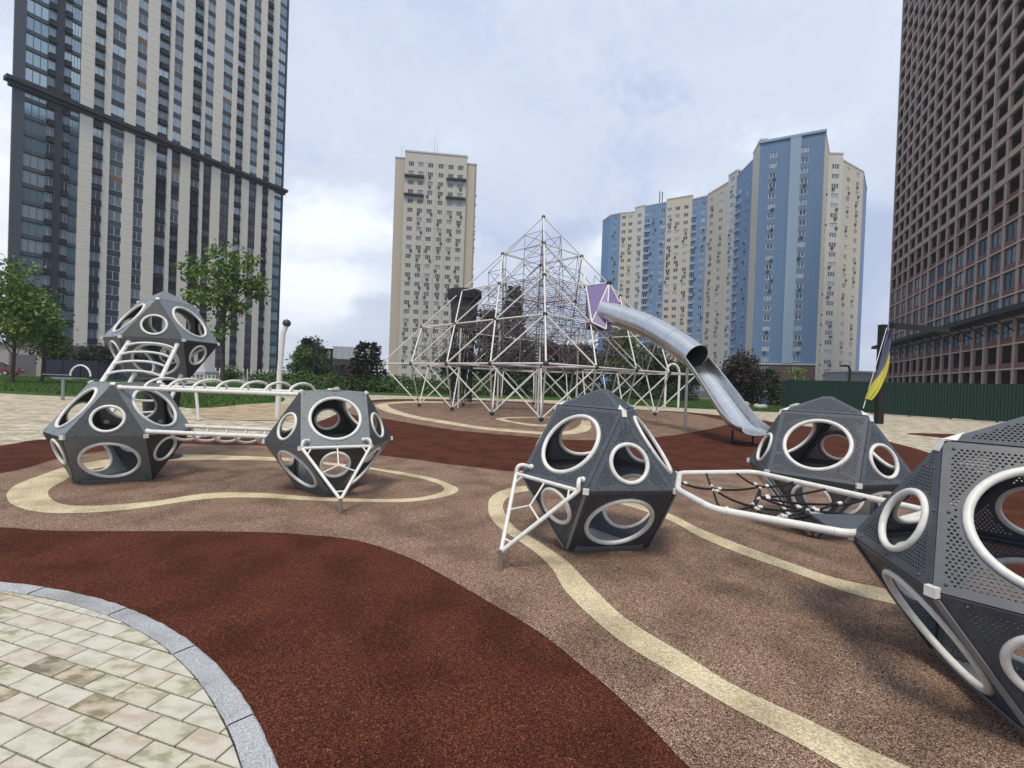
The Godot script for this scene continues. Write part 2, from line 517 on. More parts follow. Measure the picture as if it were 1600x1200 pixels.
func step_frame(o: Node3D, i: int, label: String) -> void:
	# a triangle of white tubes in front of an upper square panel, standing on one post
	var f := thing("step_frame", label, "climbing frame", Vector3.ZERO, 0.0, "white triangular step frames")
	var c := o.position
	var hl := at_pod(o, "h%d" % (2 * i + 1)); var hr := at_pod(o, "h%d" % (2 * i + 2)); var tl := at_pod(o, "t%d" % i); var trr := at_pod(o, "t%d" % ((i + 1) % 3))
	var mid := (hl + hr) / 2
	var out := ((mid - c) * Vector3(1, 0, 1)).normalized()
	var al := (hr - hl).normalized()
	var foot := mid + out * 0.57; foot.y = 0.0
	f.position = foot
	var pl := hl + out * 0.075 + al * 0.02 + Vector3.UP * 0.015; var pr := hr + out * 0.075 - al * 0.02 + Vector3.UP * 0.015
	var joint := foot + Vector3.UP * 0.17
	var loc := func(p: Vector3) -> Vector3: return p - foot
	var r := 0.019
	for e in [[pl, hl, tl, 1.0], [pr, hr, trr, -1.0]]:
		var up_slope: Vector3 = (e[2] - e[1]).normalized()
		var fix: Vector3 = e[1] + up_slope * 0.1 + al * e[3] * 0.09
		var mb := MB.new()
		mb.tube(loc.call(e[0]), loc.call(joint), r, 12)
		part("side_bar", mb.mesh(), M.white, f)
		mb = MB.new()
		var pts := []
		for k in 9:
			var s := k / 8.0
			var ctl: Vector3 = e[0] + Vector3.UP * 0.13 + out * 0.01
			pts.append(loc.call((e[0] as Vector3).lerp(ctl, s).lerp(ctl.lerp(fix + out * 0.02, s), s)))
		mb.path(pts, r, 12)
		mb.ball(loc.call(fix), 0.03, 5, 10)
		part("hook", mb.mesh(), M.white, f)
	var mb2 := MB.new(); mb2.tube(loc.call(pl), loc.call(pr), r, 12)
	part("top_bar", mb2.mesh(), M.white, f)
	var hub := pl.lerp(pr, 0.5).lerp(joint, 0.36)
	for e in [pl.lerp(pr, 0.5), pl.lerp(joint, 0.5), pr.lerp(joint, 0.5)]:
		var mb := MB.new(); mb.tube(loc.call(hub), loc.call(e), 0.009, 8)
		part("spoke", mb.mesh(), M.white, f)
	for e in [[pl.lerp(joint, 0.85), pr.lerp(joint, 0.85)], [pl.lerp(pr, 0.13), pl.lerp(joint, 0.14)], [pr.lerp(pl, 0.13), pr.lerp(joint, 0.14)]]:
		var mb := MB.new(); mb.tube(loc.call(e[0]), loc.call(e[1]), 0.009, 8)
		part("brace", mb.mesh(), M.white, f)
	mb2 = MB.new(); mb2.tube(Vector3(0, 0, 0), loc.call(joint) + Vector3.UP * 0.02, 0.021, 12)
	part("post", mb2.mesh(), M.steel, f)

func hoop_ladder(called: String, label: String, pairs: Array, hoops: Array, at: Vector3) -> void:
	# pairs: rails [from, to]; hoops: [rail a, rail b, how many, sag direction, height, first, last]
	var f := thing(called, label, "climbing bridge", at)
	for p in pairs:
		var mb := MB.new(); mb.tube(p[0] - at, p[1] - at, p[2], 14)
		mb.ball(p[0] - at, p[2] * 1.35, 5, 12); mb.ball(p[1] - at, p[2] * 1.35, 5, 12)
		part("rail", mb.mesh(), M.white, f)
	for q in hoops:
		var ra: Array = pairs[q[0]]; var rb: Array = pairs[q[1]]
		for k in q[2]:
			var s: float = lerpf(q[5], q[6], k / maxf(q[2] - 1.0, 1.0))
			var a: Vector3 = ra[0].lerp(ra[1], s); var b: Vector3 = rb[0].lerp(rb[1], s)
			var pts := []
			for j in 17:
				var w := j / 16.0
				pts.append(a.lerp(b, 0.5 - 0.5 * cos(PI * w)) + q[3] * q[4] * sin(PI * w) - at)
			var mb := MB.new(); mb.path(pts, q[7], 10)
			part("rung", mb.mesh(), M.white, f)

func inset_corner(o: Node3D, face: Array, k: int, f: float) -> Vector3:
	var c := Vector3.ZERO
	for n in face: c += at_pod(o, n) / face.size()
	return at_pod(o, face[k]).lerp(c, f)

func build_pods() -> void:
	make_pod_meshes()
	var pa := pod("slate grey pod on the ground at the left, in front of the raised pod", -5.613, 6.606, -92.3, 0.0, false, false)
	var pf := pod("light grey flat-topped pod at the right end of the hooped tube bridge", -2.525, 6.457, -153.2, 0.0, false, false)
	var pc := pod("dark perforated pod in the centre foreground with a pitched roof and step frame", 0.956, 4.722, -229.8, 0.0, true, true)
	var pd := pod("perforated pod behind the rope net, between the slide end and the green fence", 3.743, 5.409, -225.0, 0.0, true, true)
	var pe := pod("largest perforated pod cut off by the right edge of the photo", 2.864, 2.405, -225.0, 0.0, true, true)
	var pb := pod("raised pod with a pitched roof in front of the white and black tower", -6.273, 8.202, -93.5, 1.405, true, false)
	step_frame(pf, 0, "white tube triangle leaning against the light grey flat-topped pod")
	step_frame(pc, 0, "white tube triangle leaning against the dark perforated pod in the centre")
	# hooped bridge from the slate pod to the flat-topped pod
	var fa := ["t0", "t1", "h1", "h2"]; var ff := ["t0", "t2", "h0", "h5"]
	var rails := []
	for i in 4:
		rails.append([inset_corner(pa, fa, i, 0.16), inset_corner(pf, ff, i, 0.16), 0.029])
	hoop_ladder("hooped_bridge", "white tube bridge with hooped rungs between two grey pods", rails,
		[[0, 1, 7, Vector3.UP, 0.14, 0.14, 0.94, 0.019], [2, 3, 5, Vector3.DOWN, 0.14, 0.2, 0.9, 0.018]], Vector3(-4.1, 0.0, -6.5))
	# ladder up to the raised pod
	var f1 := ["t2", "t1", "h4", "h3"]; var f2 := ["h0", "h1", "b2", "b0"]
	rails = []
	for i in 4:
		rails.append([inset_corner(pa, f1, i, 0.2), inset_corner(pb, f2, i, 0.24), 0.032])
	hoop_ladder("tilted_ladder", "short white tilted ladder rising to the raised pod", rails,
		[[0, 1, 4, Vector3.UP, 0.1, 0.2, 0.86, 0.02], [2, 3, 3, Vector3.DOWN, 0.1, 0.3, 0.8, 0.02]], Vector3(-5.9, 0.0, -7.4))
	# stand of the raised pod
	var st := thing("pod_stand", "dark tapered column carrying the raised pod", "stand", pb.position * Vector3(1, 0, 1))
	var mb := MB.new(); mb.path([Vector3.ZERO, Vector3(0, 1.42, 0)], [0.2, 0.3], 6)
	part("column", mb.mesh(), M.dark, st)
	mb = MB.new(); mb.path([Vector3.ZERO, Vector3(0, 0.03, 0)], 0.34, 12)
	part("base_plate", mb.mesh(), M.dark, st)
	build_net_bridge(pc, pd, pe)

func build_net_bridge(pc: Node3D, pd: Node3D, pe: Node3D) -> void:
	var y := S + 0.02
	var corners := [W(1.80, y, 4.82), W(2.70, y, 5.04), W(3.34, y, 3.60), W(2.24, y, 2.95), W(1.55, y, 3.45), W(1.50, y, 4.05)]
	var o := Vector3.ZERO
	for c in corners: o += c / corners.size()
	o.y = 0.0
	var f := thing("rope_net_bridge", "white tube ring with black climbing ropes strung between three perforated pods", "net bridge", o)
	var m := corners.size()
	for i in m:                                              # rounded tube ring, one length and one bend a corner
		var a: Vector3 = corners[i]; var b: Vector3 = corners[(i + 1) % m]; var d: Vector3 = corners[(i + 2) % m]
		var r := 0.1
		var mb := MB.new()
		mb.tube(a.move_toward(b, r) - o, b.move_toward(a, r) - o, 0.028, 12)
		part("frame_tube", mb.mesh(), M.white, f)
		mb = MB.new()
		var pts := []
		var s := b.move_toward(a, r); var e := b.move_toward(d, r)
		for k in 9:
			var w := k / 8.0
			pts.append(s.lerp(b, w).lerp(b.lerp(e, w), w) - o)
		mb.path(pts, 0.028, 12)
		part("frame_bend", mb.mesh(), M.white, f)
	# grey plate towards the big pod
	var pl := MB.new()
	var q: Array = [corners[2].lerp(corners[3], 0.18) - o, corners[2].lerp(corners[3], 0.97) - o, corners[3].lerp(corners[4], 0.1) - o, corners[3].lerp(corners[4], 0.42) + W(0.33, 0, 0.28) - o]
	for k in 4: q[k].y = y - 0.005
	pl.quad(q[3], q[2], q[1], q[0])
	for k in 4: q[k].y -= 0.015
	pl.quad(q[0], q[1], q[2], q[3])
	for k in 4:
		var a: Vector3 = q[k]; var b: Vector3 = q[(k + 1) % 4]
		pl.quad(a, b, b + Vector3.UP * 0.015, a + Vector3.UP * 0.015)
	part("corner_plate", pl.mesh(), M.pod, f)
	# ropes: a sagging web
	var yn := y - 0.07
	var hub := [W(1.99, yn, 4.44), W(2.52, yn + 0.01, 4.57), W(1.77, yn - 0.02, 3.80), W(2.11, yn - 0.03, 3.95), W(2.16, yn - 0.03, 3.66), W(2.55, yn - 0.02, 3.88), W(2.84, yn, 4.0), W(2.35, yn - 0.02, 4.26)]
	var ends := [[corners[5].lerp(corners[0], 0.45), hub[0]], [hub[0], hub[1]], [hub[1], corners[0].lerp(corners[1], 0.75)], [hub[1], corners[1].lerp(corners[2], 0.3)], [hub[0], hub[2]], [hub[2], corners[4].lerp(corners[5], 0.3)], [hub[0], hub[3]], [hub[3], hub[4]], [hub[2], hub[4]], [hub[4], corners[3].lerp(corners[4], 0.35)], [hub[3], hub[5]], [hub[5], hub[6]], [hub[6], corners[1].lerp(corners[2], 0.72)], [hub[1], hub[7]], [hub[7], hub[3]], [hub[7], hub[6]], [hub[4], q[3] + o], [hub[5], q[0] + o], [hub[5], q[3] + o], [hub[0], corners[0].lerp(corners[1], 0.35)], [hub[2], hub[3]], [hub[3], hub[1]], [hub[7], corners[1].lerp(corners[2], 0.5)], [hub[2], corners[3].lerp(corners[4], 0.75)], [hub[5], hub[7]], [hub[4], hub[5]]]
	for e in ends:
		var a: Vector3 = e[0]; var b: Vector3 = e[1]
		var mb := MB.new()
		var pts := []
		for k in 7:
			var w := k / 6.0
			pts.append(a.lerp(b, w) - Vector3.UP * 0.02 * sin(PI * w) - o)
		mb.path(pts, 0.011, 8)
		part("rope", mb.mesh(), M.rope, f)
		var mb2 := MB.new()
		var dd := (b - a).normalized()
		mb2.tube(a + dd * 0.05 - o, a + dd * 0.085 - o, 0.016, 8)
		part("ferrule", mb2.mesh(), M.white, f)
	for hp in hub:
		var mb := MB.new(); mb.ball(hp - o, 0.02, 5, 8)
		part("rope_knot", mb.mesh(), M.rope, f)

# ---------------------------------------------------------------- net pyramid and slide
const NC := Vector2(1.364, 24.632)
const NS := 2.994
const NH := 2.043
const NY := 2.257
var NYAW := deg_to_rad(223.7)

func node_at(l: float, a: float, b: float, k := 1.0) -> Vector3:
	var u := Vector2(cos(NYAW), sin(NYAW)); var w := Vector2(-sin(NYAW), cos(NYAW))
	var q := NC + (u * a + w * b) * NS * 0.5 * k
	return W(q.x, NY + (4.0 - l) * NH if l < 4.9 else 0.11, q.y)

func bar_between(mesh: Mesh, a: Vector3, b: Vector3, r: float) -> Transform3D:
	var y := b - a
	var d := y.normalized()
	var x := d.cross(Vector3.UP if absf(d.y) < 0.9 else Vector3.RIGHT).normalized()
	return Transform3D(Basis(x * r, y, x.cross(d) * r), a)

func build_pyramid() -> void:
	var o := W(NC.x, 0, NC.y)
	var f := thing("net_pyramid", "large white bar pyramid with dark ball joints and climbing nets", "climbing pyramid", o)
	var mb := MB.new(); mb.tube(Vector3.ZERO, Vector3(0, 1, 0), 1.0, 8)
	var bar := mb.mesh()
	mb = MB.new(); mb.ball(Vector3.ZERO, 1.0, 8, 12, 0.92)
	var ball := mb.mesh()
	var bars := {}
	var nodes := {}
	var put := func(k0: Array, k1: Array) -> void:
		var key := str(k0) + str(k1)
		if bars.has(key): return
		bars[key] = [k0, k1]; nodes[str(k0)] = k0; nodes[str(k1)] = k1
	for l in 5:
		for a in range(-l, l + 1, 2):
			if l == 0: break
			if a + 2 <= l:
				for s in [-l, l]:
					put.call([l, a, s], [l, a + 2, s]); put.call([l, s, a], [l, s, a + 2])
		if l < 4:
			for a in range(-l, l + 1, 2):
				for s in [-1, 1]:
					for e in [-1, 1]:
						put.call([l, a, s * l], [l + 1, a + e, s * (l + 1)]); put.call([l, s * l, a], [l + 1, s * (l + 1), a + e])
	for a in [-3, -1, 1, 3]:
		for b in [-3, -1, 1, 3]:
			if absi(a) == 3 or absi(b) == 3:
				for e in [[-1, -1], [-1, 1], [1, -1], [1, 1]]:
					put.call([5, a, b], [4, a + e[0], b + e[1]])
	for a in [-2, 0, 2]:
		put.call([4, a, -2], [4, a, -4]); put.call([4, a, 2], [4, a, 4]); put.call([4, -2, a], [4, -4, a]); put.call([4, 2, a], [4, 4, a])
	for k in bars:
		var p0 := node_at(bars[k][0][0], bars[k][0][1], bars[k][0][2]) - o
		var p1 := node_at(bars[k][1][0], bars[k][1][1], bars[k][1][2]) - o
		part("bar", bar, M.white, f, bar_between(bar, p0, p1, 0.034))
	for k in nodes:
		var p := node_at(nodes[k][0], nodes[k][1], nodes[k][2]) - o
		part("joint_ball", ball, M.ball, f, Transform3D(Basis.from_scale(Vector3.ONE * 0.105), p))
	for e in [[-1, -1], [1, 1], [1, -1], [-1, 1], [2, -2]]:
		var p := node_at(4, e[0] * 1.0, e[1] * 1.0) - o
		part("inner_post", bar, M.white, f, bar_between(bar, Vector3(p.x, 0, p.z), Vector3(p.x, 4.3, p.z), 0.05))
	# climbing nets: half-size lattice of ropes hung inside
	for l in range(1, 9):
		for tone in 2:
			var rb := MB.new()
			for a in range(-l, l + 1, 2):
				for b in range(-l, l + 1, 2):
					var p := node_at(l * 0.5, a * 0.5, b * 0.5, 0.9) - o
					var nb := [[l, a + 2, b], [l, a, b + 2], [l + 1, a + 1, b + 1], [l + 1, a - 1, b + 1], [l + 1, a + 1, b - 1], [l + 1, a - 1, b - 1]]
					for q in nb:
						if q[0] == l and (q[1] > l or q[2] > l) or q[0] > 8: continue
						if rng.randf() < 0.3: continue
						if (rng.randf() < 0.25) != (tone == 1): continue
						rb.path([p, node_at(q[0] * 0.5, q[1] * 0.5, q[2] * 0.5, 0.9) - o], 0.013, 4, false, false)
			if rb.v.size() > 0:
				stuff(part("rope_net", rb.mesh(), M.rope_pink if tone == 1 else M.rope_grey, f))
	# finer nets stretched level by level across the middle
	for l in [4, 5, 6]:
		var rb := MB.new()
		var w := float(l) * 0.5
		for k in 15:
			var s := lerpf(-w, w, k / 14.0)
			rb.path([node_at(w, s, -w, 0.9) - o, node_at(w, s, w, 0.9) - o], 0.009, 4, false, false)
			rb.path([node_at(w, -w, s, 0.9) - o, node_at(w, w, s, 0.9) - o], 0.009, 4, false, false)
		stuff(part("rope_net", rb.mesh(), M.rope_grey, f))
	# hanging drum with its net tube
	var d := thing("lookout_drum", "dark round drum hanging in the left half of the bar pyramid", "climbing drum", W(-2.83, 0, 25.6))
	mb = MB.new(); mb.path([Vector3(0, 4.45, 0), Vector3(0, 5.2, 0), Vector3(0, 6.1, 0)], [0.68, 0.72, 0.8], 20)
	part("drum_wall", mb.mesh(), M.drum, d)
	mb = MB.new(); mb.path([Vector3(0, 5.98, 0), Vector3(0, 6.1, 0), Vector3(0, 6.5, 0), Vector3(0, 6.56, 0)], [0.9, 0.98, 0.94, 0.6], 20)
	part("drum_cap", mb.mesh(), M.dark, d)
	mb = MB.new()
	for k in 16:
		var g := TAU * k / 16
		mb.path([Vector3(cos(g), 0, sin(g)) * 0.68 + Vector3(0, 4.5, 0), Vector3(cos(g + 0.9), 0, sin(g + 0.9)) * 0.6 + Vector3(0, 0.3, 0)], 0.02, 4, false, false)
		mb.path([Vector3(cos(g), 0, sin(g)) * 0.68 + Vector3(0, 4.5, 0), Vector3(cos(g - 0.9), 0, sin(g - 0.9)) * 0.6 + Vector3(0, 0.3, 0)], 0.02, 4, false, false)
	for k in 8:
		mb.path(circle(0.64, 0.5 + k * 0.55), 0.02, 4, true)
	part("net_tube", mb.mesh(), M.dark, d)
	# level net tunnel towards the slide
	var t := thing("net_tunnel", "dark net tunnel crossing the middle of the bar pyramid", "net tunnel", W(1.3, 3.1, 24.6))
	mb = MB.new()
	for k in 14:
		var x := -2.6 + k * 0.4
		var pts := []
		for j in 12: pts.append(Vector3(x, sin(TAU * j / 12) * 0.55, cos(TAU * j / 12) * 0.55))
		mb.path(pts, 0.018, 4, true)
	for j in 12:
		mb.path([Vector3(-2.6, sin(TAU * j / 12) * 0.55, cos(TAU * j / 12) * 0.55), Vector3(2.6, sin(TAU * (j + 3) / 12) * 0.55, cos(TAU * (j + 3) / 12) * 0.55)], 0.02, 4, false, false)
	part("net", mb.mesh(), M.dark, t)
	mb = MB.new(); mb.box(Vector3(-0.6, -0.42, 0), Vector3(3.4, 0.05, 0.7))
	part("walkway", mb.mesh(), M.drum, t)
	for e in [[-1.9, -0.5, 1.3], [0.9, 0.1, 1.2]]:
		mb = MB.new(); mb.box(Vector3(e[0], e[1] + 0.1, 0.3), Vector3(e[2], 0.7, 0.03), Basis(Vector3.FORWARD, 0.35))
		part("side_panel", mb.mesh(), M.drum, t)

func circle(r: float, y: float, seg := 16) -> Array:
	var q := []
	for k in seg: q.append(Vector3(cos(TAU * k / seg) * r, y, sin(TAU * k / seg) * r))
	return q

func slab(a: Vector3, b: Vector3, d: Vector3, th: float) -> ArrayMesh:     # a flat three-cornered panel with thickness
	var mb := MB.new()
	var nn := (b - a).cross(d - a).normalized() * th
	mb.tri(a, b, d); mb.tri(a - nn, d - nn, b - nn)
	for e in [[a, b], [b, d], [d, a]]:
		mb.quad(e[0] - nn, e[1] - nn, e[1], e[0])
	return mb.mesh()

func build_slide() -> void:
	var o := W(5.6, 0, 17.5)
	# lilac cabin at the top
	var cab := thing("slide_cabin", "lilac panelled cabin at the top of the steel slide", "slide cabin", W(3.8, 0, 20.8))
	var co := cab.position
	var q := [W(3.36, 6.25, 21.9), W(4.26, 6.22, 20.9), W(3.40, 4.28, 20.1), W(4.72, 5.3, 20.7), W(4.0, 3.98, 19.9), W(4.5, 4.1, 21.6), W(3.5, 4.2, 22.2)]
	for e in [[0, 2, 1], [1, 2, 4], [1, 4, 3], [3, 4, 5], [1, 3, 0], [0, 3, 5], [0, 5, 6], [0, 6, 2]]:
		part("panel", slab(q[e[0]] - co, q[e[1]] - co, q[e[2]] - co, 0.03), M.lilac, cab)
	var mb := MB.new()
	for e in [[0, 1], [1, 2], [0, 2], [1, 3], [1, 4], [2, 4]]:
		mb = MB.new(); mb.tube(q[e[0]] - co, q[e[1]] - co, 0.035, 8)
		part("edge_bar", mb.mesh(), M.white, cab)
	mb = MB.new(); mb.ball(q[1] - co, 0.13, 6, 10)
	part("joint_ball", mb.mesh(), M.ball, cab)
	var f := thing("tube_slide", "steel tube slide curving down to an open chute beside the pods", "slide", o)
	var cv := Curve3D.new()
	var cl := [W(3.98, 4.84, 20.55), W(4.25, 4.72, 20.2), W(5.40, 4.03, 18.7), W(6.15, 3.22, 17.2), W(6.52, 2.68, 16.3)]
	for i in cl.size():
		var tg: Vector3 = (cl[mini(i + 1, 4)] - cl[maxi(i - 1, 0)]) * 0.18
		cv.add_point(cl[i] - o, -tg, tg)
	var pts := []
	var len := cv.get_baked_length()
	for k in 41: pts.append(cv.sample_baked(len * k / 40.0, true))
	mb = MB.new(); mb.path(pts, 0.47, 28, false, false); mb.path(pts, 0.462, 28, false, false)
	part("tube", mb.mesh(), M.brushed, f)
	for k in [10, 20, 30]:
		mb = MB.new(); mb.path([pts[k] , pts[k].lerp(pts[k + 1], 0.25)], 0.476, 28, false, false)
		part("tube_seam", mb.mesh(), M.brushed, f)
	# open chute, a U profile swept to the run-out
	var bc := [W(6.46, 2.36, 16.45), W(6.52, 2.12, 16.1), W(6.66, 1.38, 15.1), W(6.72, 0.78, 14.2), W(6.74, 0.46, 13.6), W(6.78, 0.36, 13.1), W(6.82, 0.33, 12.7)]
	var cc := Curve3D.new()
	for i in bc.size():
		var tg: Vector3 = (bc[mini(i + 1, 6)] - bc[maxi(i - 1, 0)]) * 0.17
		cc.add_point(bc[i] - o, -tg, tg)
	var prof := []
	for k in 13:
		var g := PI * k / 12.0
		prof.append(Vector2(-cos(g) * 0.43, 0.30 - sin(g) * 0.30))
	prof.push_front(Vector2(-0.44, 0.40)); prof.push_front(Vector2(-0.49, 0.40)); prof.append(Vector2(0.44, 0.40)); prof.append(Vector2(0.49, 0.40))
	var rows := []
	len = cc.get_baked_length()
	for k in 31:
		var p := cc.sample_baked(len * k / 30.0, true)
		var dd := (cc.sample_baked(minf(len, len * k / 30.0 + 0.05), true) - cc.sample_baked(maxf(0, len * k / 30.0 - 0.05), true)).normalized()
		var side := dd.cross(Vector3.UP).normalized()
		var up := side.cross(dd)
		var row := []
		for u in prof:
			var sq: float = 1.0 - 0.45 * smoothstep(0.75, 1.0, k / 30.0)
			row.append(p + side * u.x + up * u.y * sq)
		rows.append(row)
	mb = MB.new()
	for k in 30:
		for j in prof.size() - 1:
			mb.quad(rows[k][j], rows[k + 1][j], rows[k + 1][j + 1], rows[k][j + 1])
			var dn := Vector3(0, -0.006, 0)
			mb.quad(rows[k][j + 1] + dn, rows[k + 1][j + 1] + dn, rows[k + 1][j] + dn, rows[k][j] + dn)
	part("chute", mb.mesh(), M.brushed, f)
	for j in [0, prof.size() - 1]:
		var e := []
		for k in 31: e.append(rows[k][j])
		mb = MB.new(); mb.path(e, 0.022, 8)
		part("side_rail", mb.mesh(), M.brushed, f)
	mb = MB.new()
	var lip := []
	for j in prof.size(): lip.append(rows[30][j])
	mb.path(lip, 0.016, 8)
	part("end_lip", mb.mesh(), M.brushed, f)
	for s in [-0.3, 0.3]:
		mb = MB.new(); mb.tube(W(6.76 + s, 0, 13.3) - o, W(6.76 + s, 0.4, 13.3) - o, 0.03, 8)
		part("leg", mb.mesh(), M.black_steel, f)
	mb = MB.new(); mb.tube(W(6.46, 0.05, 13.3) - o, W(7.06, 0.05, 13.3) - o, 0.025, 8)
	part("leg_brace", mb.mesh(), M.black_steel, f)
	mb = MB.new(); mb.tube(W(6.6, 0, 17.3) - o, W(6.6, 3.05, 17.3) - o, 0.05, 10)
	part("support_post", mb.mesh(), M.steel, f)

# ---------------------------------------------------------------- buildings
func window_mesh(frame: Material, pane: Material, divs: int, fw := 0.06) -> ArrayMesh:   # 1 x 1, centred, facing +z
	var mb := MB.new()
	mb.box(Vector3(0, 0.5 - fw / 2, 0), Vector3(1, fw, 0.08)); mb.box(Vector3(0, -0.5 + fw / 2, 0), Vector3(1, fw, 0.08))
	for k in divs + 1:
		mb.box(Vector3(-0.5 + fw / 2 + (1.0 - fw) * k / divs, 0, 0), Vector3(fw, 1.0 - fw * 2, 0.08))
	var am := mb.mesh(frame)
	mb = MB.new()
	mb.quad(Vector3(-0.48, -0.48, -0.01), Vector3(0.48, -0.48, -0.01), Vector3(0.48, 0.48, -0.01), Vector3(-0.48, 0.48, -0.01))
	mb.quad(Vector3(0.48, -0.48, -0.03), Vector3(-0.48, -0.48, -0.03), Vector3(-0.48, 0.48, -0.03), Vector3(0.48, 0.48, -0.03))
	mb.add_to(am, pane)
	return am

class Facade:
	var o: Vector3; var u: Vector3; var w: Vector3; var length: float
	func _init(p0: Vector3, p1: Vector3, inside: Vector3) -> void:
		o = p0; length = p0.distance_to(p1); u = (p1 - p0) / length
		w = Vector3.UP.cross(u) * -1.0
		if w.dot(inside - p0) > 0: w = -w       # w points outwards
	func at(s: float, y: float, d: float) -> Vector3:
		return o + u * s + Vector3.UP * y + w * d
	func basis() -> Basis:
		var x := Vector3.UP.cross(w)
		return Basis(x, Vector3.UP, w)
	func boxr(mb: MB, s0: float, s1: float, y0: float, y1: float, d0: float, d1: float) -> void:
		mb.box(at((s0 + s1) / 2, (y0 + y1) / 2, (d0 + d1) / 2), Vector3(s1 - s0, y1 - y0, d1 - d0), basis())
	func place(s: float, y: float, d: float, sx: float, sy: float) -> Transform3D:
		var b := basis()
		return Transform3D(Basis(b.x * sx, b.y * sy, b.z), at(s, y, d))

class Copies:                       # the first 300 of a part are parts of their own, the others one piece of stuff
	var list := {}
	func add(called: String, mesh: Mesh, t: Transform3D, weight: float) -> void:
		if not list.has(called): list[called] = []
		list[called].append([mesh, t, weight])

func spread(cp: Copies, parent: Node) -> void:
	for called in cp.list:
		var l: Array = cp.list[called]
		l.sort_custom(func(a, b): return a[2] < b[2])
		var rest := {}
		for i in l.size():
			if i < 290: part(called, l[i][0], null, parent, l[i][1])
			else:
				if not rest.has(l[i][0]): rest[l[i][0]] = []
				rest[l[i][0]].append(l[i][1])
		for m in rest:
			var mm := MultiMesh.new()
			mm.transform_format = MultiMesh.TRANSFORM_3D
			mm.mesh = m
			mm.instance_count = rest[m].size()
			for i in rest[m].size(): mm.set_instance_transform(i, rest[m][i])
			var mi := MultiMeshInstance3D.new()
			mi.name = "far_" + called
			mi.multimesh = mm
			parent.add_child(mi, true)
			stuff(mi)

